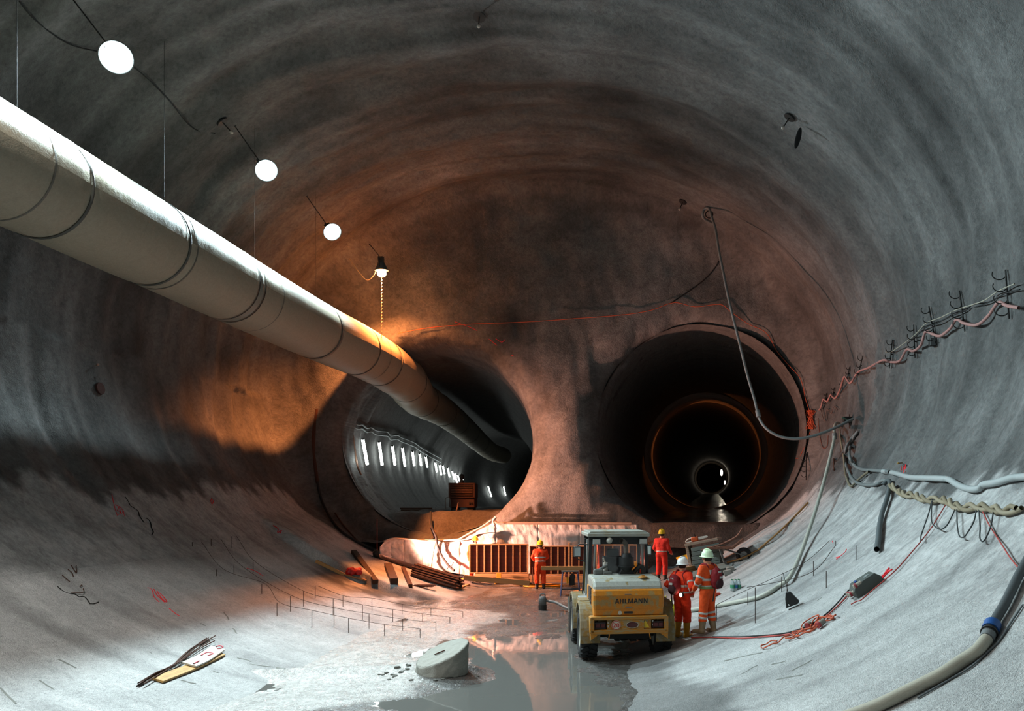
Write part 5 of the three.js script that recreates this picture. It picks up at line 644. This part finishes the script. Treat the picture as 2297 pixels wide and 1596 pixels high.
{ // tangled orange extension cord with two connectors
  const t = thing('cord_coil', 'tangled coil of orange extension cord on the invert', 'cord'), r = makeRandom(5), path = [], add = (list, l = 0.02) => CD(list).forEach(([x, y]) => path.push(hit(x, y, l + r() * 0.07)));
  add([[620, 1170], [480, 1165], [330, 1200], [225, 1270], [240, 1290], [400, 1275], [520, 1230], [640, 1180], [800, 1080], [1000, 970], [1250, 900], [1400, 860], [1600, 780], [1750, 640], [1900, 560], [2040, 500], [2060, 540], [1900, 620], [1720, 660], [1600, 700], [1500, 800], [1350, 880], [1240, 860], [1190, 800], [1250, 690], [1400, 570], [1560, 525], [1660, 560], [1560, 650], [1480, 780], [1450, 840], [1500, 620], [1600, 560], [1800, 600], [2000, 580], [1850, 540], [1700, 640], [1620, 820], [1500, 900], [1300, 980], [1120, 1030], [1000, 960], [1200, 900], [1450, 800], [1640, 660], [1900, 520], [1980, 560], [1750, 600], [1560, 740], [1420, 880], [1200, 960], [1080, 1020], [950, 1080], [830, 1105], [900, 1050], [1050, 980]]);
  part(t, 'cord', tube(path, 0.012, 520, 6), ORANGE_CORD); for (const [a, b] of [[[1640, 790], [1780, 680]], [[1370, 800], [1440, 740]]]) { const [p, q] = CD([a, b]).map(([x, y]) => hit(x, y, 0.08)); const c = part(t, 'connector', rod(p, q, 0.05, 14), worn('#8f8d84', 0.6)); part(c, 'ring', rod(p.clone().lerp(q, -0.15), p.clone().lerp(q, 0.2), 0.056, 14), worn('#b8474a', 0.5)); }
}
{ // black weight hung from the wire
  const p = hit(1775, 1366, 0.02), t = thing('hanging_clamp', 'black triangular steel clamp hung from the guide wire', 'clamp', p, -0.3); const s = new THREE.Shape([[-0.08, 0], [0.14, 0.1], [0.16, 0.14], [-0.02, 0.32], [-0.09, 0.3], [-0.1, 0.18]].map(([x, y]) => new THREE.Vector2(x, y))), h = new THREE.Path(); h.absarc(-0.045, 0.055, 0.03, 0, Math.PI * 2, true); s.holes.push(h); part(t, 'plate', new THREE.ExtrudeGeometry(s, { depth: 0.1, bevelEnabled: true, bevelSize: 0.01, bevelThickness: 0.01, bevelSegments: 1 }).translate(0, 0.0, -0.05), worn('#17191a', 0.5)); part(t, 'wire', [rod(V(-0.05, 0.3, 0), V(-0.16, 0.72, 0.02), 0.006, 4)], DARK_STEEL);
}
// ------------------------------------------------------------------ clutter right of the loader
{
  const d = 27.2, foot = onFloor((1590 - VANISH_X) / FOCAL * d, d);
  const c = thing('panel_crate', 'tilted crate of stacked grey panels with a chainsaw on top', 'crate', at(1590, 1291, d), -0.28); c.rotation.z = 0.2; c.position.y = Math.max(c.position.y, foot.y - 0.1);
  const PALE = worn('#a58d7c', 0.8, WOOD_TINT, 0.5), GREY = worn('#707873', 0.85, DIRT_TINT, 0.5, 0.004);
  for (let i = 0; i < 5; i++) part(c, 'panel', box(0.98 - 0.02 * (i % 2), 0.135, 0.72, 0.06 + 0.02 * (i - 2), 0.2 + i * 0.145, 0), GREY); part(c, 'lid', box(1.15, 0.09, 0.8, 0.0, 0.98, -0.02), PALE); part(c, 'end_board', box(0.1, 0.95, 0.74, -0.52, 0.5, -0.02), PALE); part(c, 'skid', box(1.2, 0.09, 0.8, 0.03, 0.07, 0), TIMBER_DARK);
  const s = thing('chainsaw', 'orange and white chainsaw lying on the tilted crate', 'chainsaw', V(-0.26, 1.03, 0.1).applyEuler(new THREE.Euler(0, -0.28, 0.2)).add(c.position), -0.2); s.rotation.z = 0.22; part(s, 'engine', box(0.24, 0.16, 0.16, 0.02, 0.09, 0, 0.04), worn('#d0581c', 0.5)); part(s, 'rear_handle', tube([V(-0.08, 0.15, 0), V(-0.2, 0.13, 0), V(-0.3, 0.08, 0), V(-0.27, 0.03, 0), V(-0.1, 0.03, 0)], 0.022, 24, 7), worn('#d8d3c8', 0.5)); part(s, 'front_handle', tube([V(0.05, 0.16, 0.08), V(0.02, 0.25, 0.05), V(0.02, 0.25, -0.05), V(0.05, 0.16, -0.08)], 0.014, 16, 6), BLACK_RUBBER); part(s, 'guide_bar', extrude([[0.13, 0.04], [0.44, 0.06], [0.47, 0.09], [0.44, 0.12], [0.13, 0.13]], 0.02, 0.004).translate(0, 0, 0.02), worn('#dcdcd6', 0.4));
  const k = single('fallen_panel', 'grey panel lying aslant at the foot of the tilted crate', 'panel', box(1.5, 0.16, 0.7, 0, 0, 0), GREY); k.position.copy(hit(1592, 1303, 0.28)); k.rotation.set(0.1, 0.25, 0.22);
  const k2 = single('fallen_panel', 'reddish panel leaning against the slanting grey panel', 'panel', box(1.2, 0.07, 0.6, 0, 0, 0), worn('#6a4038', 0.8, DIRT_TINT, 0.5)); k2.position.copy(hit(1600, 1293, 0.42)); k2.rotation.set(0.1, 0.35, 0.2);
  for (const [x, y, l] of [[1634, 1290, 'pale concrete block beside the fallen panels'], [1641, 1283, 'small pale concrete block behind the larger block']]) { const b = single('concrete_block', l, 'block', box(0.24, 0.16, 0.2, 0, 0, 0), CONCRETE); b.position.copy(hit(x, y, 0.08)); b.rotation.z = 0.2; }
  // sawn timbers stacked behind the two workers
  const r = makeRandom(9); let n = 0; for (const [x, y, lift] of [[1505, 1312, 0.08], [1520, 1312, 0.08], [1536, 1310, 0.08], [1552, 1308, 0.08], [1511, 1306, 0.22], [1528, 1305, 0.22], [1545, 1302, 0.22], [1518, 1298, 0.36], [1536, 1296, 0.36]]) { const b = single('squared_timber', `short squared timber in the ${lift < 0.1 ? 'bottom' : lift < 0.3 ? 'middle' : 'top'} row of the stack behind the two workers`, 'timber', box(0.16, 0.13, 1.5, 0, 0, -0.6), TIMBER, 'squared timbers stacked behind the two workers'); b.position.copy(onFloor((x - VANISH_X) / FOCAL * 26.4, 26.9)).add(V(0, lift, 0.5)); b.rotation.set(0.04 * (r() - 0.5), -0.45 + 0.2 * (r() - 0.5), 0.12); n++; }
  const o = single('orange_board', 'orange board lying over the stacked timbers', 'board', box(1.1, 0.05, 0.5, 0, 0, 0), PLASTIC_YELLOW); o.position.copy(onFloor(2.1, 28.2)).add(V(0, 0.5, 0)); o.rotation.set(0.25, 0.3, 0.18);
  // wheelbarrow tipped on the slope
  const wb = thing('wheelbarrow', 'wheelbarrow with raised handles parked on the reddish slope', 'wheelbarrow', hit(1648, 1262, 0.0), -0.15), WB = worn('#8a5a46', 0.6, RUST_TINT, 0.5); part(wb, 'wheel', new THREE.TorusGeometry(0.2, 0.06, 10, 24).translate(0.3, 0.24, 0), BLACK_RUBBER); part(wb, 'hub', cyl(0.12, 0.12, 0.05, 16).rotateX(Math.PI / 2).translate(0.3, 0.24, 0), GALV); part(wb, 'tray', extrude([[-0.75, 0.42], [0.1, 0.42], [0.45, 0.72], [0.42, 0.76], [0.06, 0.48], [-0.75, 0.47]], 0.56, 0.01).translate(-0.15, 0.03, -0.28), WB); for (const z of [-0.25, 0.25]) { part(wb, 'handle', tube([V(-1.1, 0.4, z), V(-0.4, 0.62, z), V(0.05, 0.85, z), V(0.25, 1.12, z)], 0.028, 24, 7), WB); part(wb, 'leg', rod(V(-0.5, 0.45, z), V(-0.35, 0, z), 0.02), GALV); part(wb, 'fork', rod(V(-0.4, 0.45, z * 0.8), V(0.3, 0.24, z * 0.3), 0.02), GALV); }
  for (const [x0, y0, x1, y1, l] of [[1632, 1264, 1700, 1236, 'long pale plank lying up the reddish slope'], [1700, 1236, 1815, 1130, 'warped plank lying along the foot of the curved wall']]) single('slope_plank', l, 'timber', tube([hit(x0, y0, 0.05), hit((x0 + x1) / 2, (y0 + y1) / 2 + 4, 0.06), hit(x1, y1, 0.05)], 0.035, 30, 5), TIMBER);
  // water bottles in a pack
  const bp = hit(1650, 1326, 0.0), bt = thing('bottle_pack', 'pack of plastic water bottles standing on the concrete step', 'bottles', bp, 0.2), PET = new THREE.MeshPhysicalMaterial({ color: '#dfeef2', transmission: 0.7, roughness: 0.15, thickness: 0.02 }); for (let i = 0; i < 6; i++) { const b = part(bt, 'bottle', lathe([[0, 0], [0.042, 0], [0.045, 0.02], [0.045, 0.2], [0.03, 0.25], [0.014, 0.28], [0.014, 0.3], [0, 0.3]], 14), PET); b.position.set((i % 3 - 1) * 0.092, 0, i < 3 ? 0.05 : -0.05); part(b, 'cap', cyl(0.017, 0.017, 0.022, 10, 0, 0.307, 0), worn('#2a8a5a', 0.5)); part(b, 'band', cyl(0.0465, 0.0465, 0.09, 14, 0, 0.12, 0), worn(i % 3 === 1 ? '#2f6fb0' : '#3a9a72', 0.5)); }
  const rb = thing('small_bottle', 'small red and white bottle lying on the floor beside the green-helmeted worker', 'bottle', hit(1608, 1338, 0.05), 0.3); part(rb, 'body', cyl(0.05, 0.05, 0.22, 14).rotateZ(Math.PI / 2), worn('#d8402a', 0.5)); part(rb, 'cap', cyl(0.03, 0.03, 0.12, 12).rotateZ(Math.PI / 2).translate(0.17, 0, 0), worn('#e6e6e0', 0.5));
  // yellow rubbish bags beside the loader
  for (const [x, y, h, l] of [[1491, 1362, 0.5, 'tall yellow rubbish bag beside the loader wheel'], [1501, 1372, 0.42, 'squat yellow rubbish bag beside the worker in yellow boots']]) { const q = onFloor((x - VANISH_X) / FOCAL * 22.2, 22.2 - (h < 0.45 ? 0.35 : 0)); const t = thing('rubbish_bag', l, 'bag', q, 0, 'yellow rubbish bags'); part(t, 'sack', surfaceOf((a, b, c) => (Math.hypot(a / 0.2, (b - h * 0.42) / (h * 0.5), c / 0.2) - 1) * 0.18 + 0.035 * noise(a * 8, b * 6, c * 8) + 0.015 * noise(a * 20, b * 16, c * 20), V(-0.35, -0.05, -0.35), V(0.35, h * 1.2, 0.35), 0.025), worn('#c6b91e', 0.35)); part(t, 'knot', surfaceOf((a, b, c) => capsule(a, b, c, V(0, h * 0.85, 0), V(0.03, h * 1.1, 0.02), 0.05, 0.02) + 0.012 * noise(a * 20, b * 20, c * 20), V(-0.15, h * 0.7, -0.15), V(0.18, h * 1.25, 0.18), 0.015), worn('#d8cc3a', 0.35)); }
  lying('red_stick', 'upper red marker stick on the floor between the two workers', [1562, 1416], [1582, 1415], 0.04, 0.03, worn('#a8141c', 0.5), 'stick'); lying('red_stick', 'lower red marker stick on the floor between the two workers', [1551, 1419], [1574, 1417.5], 0.04, 0.03, worn('#a8141c', 0.5), 'stick');
}
// ------------------------------------------------------------------ floor: pins and wires, stub, pump, boards, marks
const C7 = crop(0, 1000, 2.677), C8 = crop(600, 1280, 3.19);
const PIN = worn('#4a3a30', 0.8, RUST_TINT, 0.2);
function guideLine(label, wire, pins, group) {                       // each pin: [top, foot] in pixels; a pin stands upright on the point its foot touches
  const first = hit(...pins[0][1]), t = thing('guide_wire', label, 'wire', first, 0, group), list = [];
  for (const [top, foot] of pins) { const f = hit(...foot), h = (foot[1] - top[1]) * -f.z / FOCAL, q = f.clone().add(V(0, h, 0)); list.push(q); const m = part(t, 'pin', rod(f.clone().add(V(0, -0.03, 0)).sub(first), q.clone().sub(first), 0.0085, 5), PIN); }
  const pts = wire.map(([x, y, w]) => { if (w === undefined) { let best = 0, bd = 1e9; pins.forEach(([p], i) => { const e = Math.abs(p[0] - x); if (e < bd) { bd = e; best = i; } }); return at(x, y, -list[best].z); } return at(x, y, w); });
  part(t, 'wire', tube(pts.map((p) => p.sub(first)), 0.0065, pts.length * 8, 4), PIN);
}
const pinList = (c, l) => l.map(([x0, y0, x1, y1]) => [c([[x0, y0]])[0], c([[x1, y1]])[0]]);
const LG = 'guide wires on pins over the left invert', RG = 'guide wires on pins over the right invert';
const wireOf = (pins, before = [], after = []) => [...before, ...pins.map(([t]) => t), ...after];
{ const p = [...pinList(C7, [[1210, 580, 1155, 606], [1345, 745, 1300, 785], [1450, 722, 1410, 770], [1590, 830, 1572, 893]]), ...pinList(C8, [[90, 232, 68, 325], [320, 287, 318, 402], [590, 345, 580, 450], [838, 388, 837, 468], [1092, 418, 1092, 485]])]; p.splice(2, 1); guideLine('pinned guide wire lying closest to the concrete stub', wireOf(p), p, LG); }
{ const p = [...pinList(C7, [[1325, 562, 1268, 603], [1450, 722, 1405, 768]]), ...pinList(C8, [[180, 185, 165, 297], [485, 270, 477, 392], [735, 312, 727, 417], [970, 350, 968, 430], [1205, 375, 1205, 440]])]; guideLine('second pinned guide wire out from the concrete stub', wireOf(p), p, LG); }
{ const p = [...pinList(C7, [[1420, 545, 1388, 615], [1535, 700, 1520, 768]]), ...pinList(C8, [[260, 150, 258, 258], [488, 205, 470, 320], [672, 245, 680, 355], [893, 280, 897, 368], [1098, 310, 1110, 366], [1300, 335, 1305, 378]])]; guideLine('third pinned guide wire out from the concrete stub', wireOf(p), p, LG); }
{ const p = pinList(C8, [[353, 110, 342, 200], [553, 185, 540, 265], [746, 200, 748, 290], [962, 243, 963, 316], [1168, 272, 1170, 325], [1398, 295, 1398, 338]]); guideLine('pinned guide wire lying closest to the dark dirt step', wireOf(p), p, LG); }
{ const p = pinList(C6, [[20, 522, 24, 640], [215, 425, 255, 520], [470, 310, 505, 425], [690, 195, 740, 305], [860, 45, 905, 80]]); guideLine('pinned guide wire passing behind the worker in the green helmet', wireOf(p), p, RG); }
{ const p = pinList(C6, [[250, 390, 310, 655], [475, 350, 545, 465], [740, 270, 835, 395], [905, 80, 1055, 190]]); guideLine('pinned guide wire carrying the black clamp', wireOf(p), p, RG); }
{ // broken concrete stub standing in mud
  const p = onFloor(-3.68, 15.45), t = thing('concrete_stub', 'broken slanted concrete stub standing in the mud', 'concrete'); t.position.copy(p);
  const f = (x, y, z) => { const r = Math.hypot(x, z * 1.05) - 0.5 - 0.03 * noise(x * 3, y * 3, z * 3), top = y - 0.34 - 0.36 * x + 0.3 * z; return smax(smax(r, top, 0.03), -y - 0.1 - 0.04 * noise(x * 5, 1, z * 5), 0.04) + 0.012 * noise(x * 9, y * 9, z * 9); };
  part(t, 'block', surfaceOf(f, V(-0.7, -0.2, -0.7), V(0.7, 0.75, 0.7), 0.03), worn('#a3a39c', 0.85, DIRT_TINT, 0.6, 0.012)); part(t, 'embedded_bar', rod(V(-0.13, 0.3, 0.05), V(0.06, 0.375, 0.02), 0.014, 6), RUST);
  const rubble = makeRandom(77); for (let i = 0; i < 26; i++) { const a = rubble() * 6.28, q = 0.45 + rubble() * 0.6, s = 0.015 + rubble() * 0.035, c = onFloor(p.x + Math.cos(a) * q - 0.25, -p.z + Math.sin(a) * q * 0.7 - 0.1), g = new THREE.IcosahedronGeometry(s, 1), P = g.attributes.position; for (let k = 0; k < P.count; k++) { const e = 1 + 0.5 * noise(P.getX(k) * 20 + i, P.getY(k) * 20, P.getZ(k) * 20); P.setXYZ(k, P.getX(k) * e * 1.4, P.getY(k) * e * 0.6, P.getZ(k) * e); } g.computeVertexNormals(); single('mud_clod', 'lump of grey mud around the concrete stub', 'mud', g, worn('#6d6e69', 0.9, DIRT_TINT, 0.3), 'mud lumps around the concrete stub').position.copy(c.add(V(0, s * 0.1, 0))); }
}
{ // submersible pump with hose to the loader side
  const p = onFloor((1217 - VANISH_X) / FOCAL * 25.2, 25.2), t = thing('water_pump', 'small grey submersible pump standing in the wet', 'pump', p), M = worn('#6d7476', 0.7, DIRT_TINT, 0.3); part(t, 'strainer', cyl(0.13, 0.13, 0.16, 18, 0, 0.08, 0), DARK_STEEL); part(t, 'body', lathe([[0, 0.16], [0.12, 0.16], [0.125, 0.36], [0.09, 0.42], [0.05, 0.44], [0, 0.44]], 20), M); part(t, 'handle', tube([V(-0.08, 0.42, 0), V(-0.06, 0.5, 0), V(0.06, 0.5, 0), V(0.08, 0.42, 0)], 0.02, 16, 6), M); part(t, 'outlet', rod(V(0.1, 0.3, 0), V(0.2, 0.28, 0), 0.04), M);
  single('pump_hose', 'grey hose leading from the small pump behind the loader', 'hose', tube([p.clone().add(V(0.2, 0.28, 0)), p.clone().add(V(0.45, 0.24, 0.1)), p.clone().add(V(0.75, 0.12, 0.3)), p.clone().add(V(1.1, 0.06, 0.6)), p.clone().add(V(1.8, 0.06, 1.0)), p.clone().add(V(2.6, 0.06, 0.4))], 0.045, 60, 8), HOSE_GREY);
}
{ // rods and painted boards on the left invert
  const CC = crop(280, 1420, 9.571), rodsPx = [[[245, 1165], [480, 1010], [800, 840], [1050, 690], [1300, 450], [1750, 130]], [[280, 1160], [560, 985], [900, 800], [1130, 640], [1400, 380], [1690, 210]], [[305, 1165], [600, 970], [950, 770], [1200, 620], [1420, 430], [1780, 150]], [[260, 1150], [520, 1000], [860, 830], [1160, 680], [1500, 370], [1920, 115]], [[380, 1180], [700, 980], [1000, 790], [1260, 600], [1560, 390], [1800, 250]], [[270, 1170], [640, 950], [980, 800], [1250, 640], [1600, 410], [1900, 250]]];
  rodsPx.forEach((l, i) => single('thin_rod', 'thin rusty rod in the loose bundle beside the painted board', 'steel rod', tube(CC(l).map(([x, y], k) => hit(x, y, 0.015 + 0.012 * i)), 0.011, 50, 5), RUST, 'thin rods beside the painted board'));
  const B = CC([[690, 1060], [1100, 900], [1450, 760], [2040, 480]]).map(([x, y]) => hit(x, y, 0.03)), slab = (pts, w, h, mat, name, label) => { const cv = curve(pts), pos = [], idx = [], uv = [], n = 16; for (let i = 0; i <= n; i++) { const p = cv.getPointAt(i / n), tn = cv.getTangentAt(i / n), nn = normalAt(p), sd = V().crossVectors(tn, nn).normalize(); for (const [a, b] of [[-1, -1], [1, -1], [1, 1], [-1, 1]]) { const q = p.clone().addScaledVector(sd, a * w / 2).addScaledVector(nn, b * h / 2); pos.push(q.x, q.y, q.z); uv.push(i / n * 1.8, a * 0.1); } } for (let i = 0; i < n; i++) for (let k = 0; k < 4; k++) { const a = i * 4 + k, b = i * 4 + (k + 1) % 4; idx.push(a, a + 4, b, b, a + 4, b + 4); } idx.push(0, 1, 2, 0, 2, 3, n * 4, n * 4 + 2, n * 4 + 1, n * 4, n * 4 + 3, n * 4 + 2); const g = new THREE.BufferGeometry(); g.setAttribute('position', new THREE.Float32BufferAttribute(pos, 3)); g.setAttribute('uv', new THREE.Float32BufferAttribute(uv, 2)); g.setIndex(idx); const f = g.toNonIndexed(); f.computeVertexNormals(); return single(name, label, 'board', f, mat); };
  slab(B, 0.2, 0.035, worn('#c79d5c', 0.7, WOOD_TINT, 0.5, 0.001), 'bare_board', 'bent bare yellow board on the left invert');
  slab(CC([[1350, 775], [1650, 630], [1980, 410]]).map(([x, y]) => hit(x, y, 0.075)), 0.26, 0.03, worn('#cfcbc2', 0.7, DIRT_TINT, 0.5), 'painted_board', 'white board with red paint lying on the bent bare board');
  for (const l of [[[1600, 590], [1720, 530], [1830, 540], [1860, 555], [1750, 595]], [[1930, 400], [2000, 375], [2080, 400], [2000, 440], [1950, 440]], [[1440, 775], [1560, 710]]]) single('paint_mark', 'smear of red paint on the white board', 'marking', tube(CC(l).map(([x, y]) => hit(x, y, 0.094)), 0.014, 30, 4), surf('#c0525e', 0.7), 'red paint on the white board');
}
// red sprayed survey marks on rock and concrete
const PAINT = surf('#e3202c', 0.7), mark = (label, strokes, r0 = 0.012, r = r0 * 0.7) => { const t = thing('paint_mark', label, 'marking', V(0, 0, 0)); for (const s of strokes) part(t, 'stroke', tube(onWall(s, r * 0.15), r, s.length * 8, 5), PAINT); };
{ const M1 = crop(220, 1090, 11.4), M2 = crop(300, 1290, 11.4);
  mark('red sprayed number with a long first stroke above the wall crack', [M1([[350, 230], [400, 460], [440, 620], [490, 780]]), M1([[435, 490], [510, 530], [510, 600], [490, 640], [550, 660], [560, 720], [490, 750]]), M1([[540, 530], [590, 580], [640, 660], [600, 710], [560, 640], [540, 530]]), M1([[620, 650], [650, 660], [660, 740], [690, 795]])]);
  mark('red sprayed number in narrow loops at the edge of the shadow', [M2([[350, 330], [440, 370], [490, 450], [500, 530], [560, 620], [650, 705]]), M2([[510, 370], [590, 520], [700, 620], [790, 710]]), M2([[590, 420], [700, 510], [800, 620], [850, 700], [790, 680], [690, 580], [590, 430]])], 0.014);
  mark('short red sprayed dash below the looped red number', [M2([[900, 865], [1040, 975], [1090, 1010], [1175, 1060]])], 0.014);
  mark('small red sprayed sign on the wall before the orange light', [C7([[1268, 320], [1280, 335], [1272, 352], [1265, 335], [1270, 318]])], 0.02);
  mark('red sprayed scrawl in the dark corner of the invert', [C7([[1640, 480], [1670, 500], [1665, 525], [1690, 510], [1680, 530]]), C7([[1690, 560], [1715, 590]]), C7([[1480, 738], [1530, 755], [1580, 785]])], 0.02);
  mark('red sprayed scrawl under the brass wall fixing', [C5([[567, 1095], [570, 1130], [578, 1095], [582, 1132], [590, 1085], [590, 1125]])], 0.016);
  mark('bright red sprayed arrow above the junction box', [C6([[1215, 340], [1260, 300], [1300, 250]]), C6([[1230, 345], [1290, 285], [1325, 258]]), C6([[1245, 320], [1280, 280], [1322, 262]])], 0.03);
  mark('red sprayed ticks beside the slanting pins', [C6([[910, 185], [935, 165], [908, 172]]), C6([[940, 160], [975, 130], [985, 110]]), C6([[880, 48], [886, 60]])], 0.018);
  mark('pale red sprayed ticks high on the end wall', [[[1020, 722], [1070, 742], [1115, 775]], [[1112, 760], [1125, 768], [1133, 762]], [[1147, 797], [1152, 799]]], 0.016);
}
{ // chipped cracks and exposed wire ends in the left invert
  const M1 = crop(220, 1090, 11.4), M3 = crop(100, 1240, 12.27), DARK = surf('#15120f', 0.95), crack = (label, lines, r) => { const t = thing('wall_crack', label, 'crack'); for (const l of lines) part(t, 'edge', tube(onWall(l, 0.0), r, l.length * 6, 5), DARK); };
  crack('jagged dark crack beside the red sprayed number', [M1([[690, 290], [780, 430], [830, 520], [980, 620], [1030, 680], [1060, 780], [1170, 950]]), M1([[1220, 830], [1310, 900], [1350, 1000], [1360, 1080], [1410, 1180], [1370, 1270]])], 0.016);
  crack('shallow broken edge with wire ends on the left invert', [M3([[340, 930], [430, 1010], [520, 1080], [690, 1140], [830, 1150], [950, 1225], [1080, 1220], [1190, 1330], [1250, 1440]]), M3([[1230, 1420], [1350, 1420], [1480, 1370]])], 0.014);
  [[[720, 380], [770, 510], [860, 580], [830, 440], [860, 390]], [[630, 490], [720, 600], [780, 690]], [[470, 650], [580, 780], [680, 830]], [[720, 1140], [1030, 1145], [1050, 1020]], [[960, 970], [990, 940], [1020, 930]]].forEach((l) => single('wire_end', 'rusty mesh wire end poking out of the left invert', 'wire', tube(M3(l).map(([x, y], i) => hit(x, y, 0.02 + 0.02 * (i % 2))), 0.009, 24, 5), RUST, 'wire ends poking out of the left invert'));
}
{ // small fixings on the vault and walls
  const fixing = (label, px, py, paddle) => { const p = hit(px, py, 0.03), n = normalAt(p), t = thing('vault_fixing', label, 'fixing', p); part(t, 'anchor_plate', new THREE.CylinderGeometry(0.16, 0.16, 0.03, 20).applyQuaternion(new THREE.Quaternion().setFromUnitVectors(UPV, n)), DARK_STEEL); part(t, 'rod', rod(V(0, 0, 0), n.clone().multiplyScalar(0.3), 0.016), DARK_STEEL); part(t, 'ball', new THREE.SphereGeometry(0.05, 12, 8).translate(n.x * 0.32, n.y * 0.32, n.z * 0.32), worn('#c8c0b8', 0.5), 'pale measuring ball'); if (paddle) { const e = n.clone().multiplyScalar(0.12); part(t, 'paddle', new THREE.SphereGeometry(0.3, 16, 8).scale(0.25, 1, 0.08).rotateZ(-0.25).translate(e.x + 0.3, e.y - 0.45, e.z), BLACK_RUBBER); } };
  fixing('dark fixing with a pale ball high on the vault', 1075, 36); fixing('dark fixing with a hanging paddle where the vault turns into the ribbed wall', 1772, 262, true); fixing('small dark fixing between the two big floodlights', 497, 272); fixing('tiny fixing near the head of the slung hose', 1532, 452);
  { const p = hit(2026, 1040, 0.03), t = thing('brass_fixing', 'small brass bolt in the wall above the red scrawl', 'fixing', p); part(t, 'bolt', rod(V(0, 0, 0), V(-0.12, -0.01, 0.05), 0.014), worn('#8a6a28', 0.5)); part(t, 'head', new THREE.SphereGeometry(0.03, 10, 8).translate(-0.12, -0.01, 0.05), worn('#a88432', 0.4)); }
  { const p = hit(222, 868, 0.02), n = normalAt(p), q = new THREE.Quaternion().setFromUnitVectors(UPV, n), t = thing('rusty_plate', 'rusty round anchor plate on the dark left wall', 'plate', p); part(t, 'plate', new THREE.CylinderGeometry(0.16, 0.17, 0.04, 22).applyQuaternion(q).translate(0.02, -0.05, 0), worn('#4a1f16', 0.8, RUST_TINT, 0.2)); part(t, 'flap', box(0.12, 0.34, 0.03, -0.12, 0.08, 0.08), DARK_STEEL); const r = hit(214, 820, 0.02), u = thing('brass_fixing', 'tiny brass fixing above the rusty wall plate', 'fixing', r); part(u, 'bolt', rod(V(0, 0, 0), V(0.1, 0, 0.08), 0.012), worn('#8a6a28', 0.5)); part(u, 'head', new THREE.SphereGeometry(0.035, 10, 8).translate(0.1, 0, 0.08), worn('#b88a78', 0.5)); }
  { const p = hit(2096, 768, 0.06), t = thing('wall_box', 'small dark box on the wall under the third hook rack', 'box', p); part(t, 'body', box(0.16, 0.2, 0.14, 0, 0, 0), DARK_STEEL); part(t, 'lid', box(0.14, 0.18, 0.02, -0.02, 0, 0.08), CABLE_GREY); }
}
cable('lamp_cable', 'dark supply cable strung along the vault between the big floodlights', [[40, 0], [80, 45], [150, 95], [230, 118], [300, 150], [370, 215], [430, 285], [480, 298]], 0.014, BLACK_RUBBER, 0.03);

{ // short smears of dark mud on the pale concrete
  const SMEAR = worn('#80827e', 0.85, DIRT_TINT, 0.2), lines = [...C6([[80, 933], [360, 876], [430, 962], [540, 935], [465, 1077], [660, 1038], [200, 1035], [325, 970], [580, 1010], [725, 930], [770, 490], [810, 462]]), ...C7([[235, 1410], [325, 1470], [0, 1460], [95, 1550], [1425, 1275], [1510, 1300], [1090, 1410], [1175, 1432], [1275, 1358], [1310, 1365], [1345, 1000], [1375, 1050], [1400, 1100], [1425, 1132], [890, 1242], [910, 1250]]), [560, 1490], [640, 1502], [450, 1400], [462, 1404], [130, 1480], [170, 1500]];
  for (let i = 0; i + 1 < lines.length; i += 2) { const a = lines[i], b = lines[i + 1], pts = []; for (let k = 0; k <= 4; k++) pts.push(hit(lerp(a[0], b[0], k / 4) + Math.sin(i + k * 2) * 0.7, lerp(a[1], b[1], k / 4) + Math.cos(i * 2 + k) * 0.8, -0.02)); const g = tube(pts, 0.03, 24, 6), P = g.attributes.position; single('mud_smear', 'short dark smear of mud on the pale concrete invert', 'mud', g, SMEAR, 'mud smears on the pale invert'); }
}
lit(scene);
renderer.render(scene, camera);
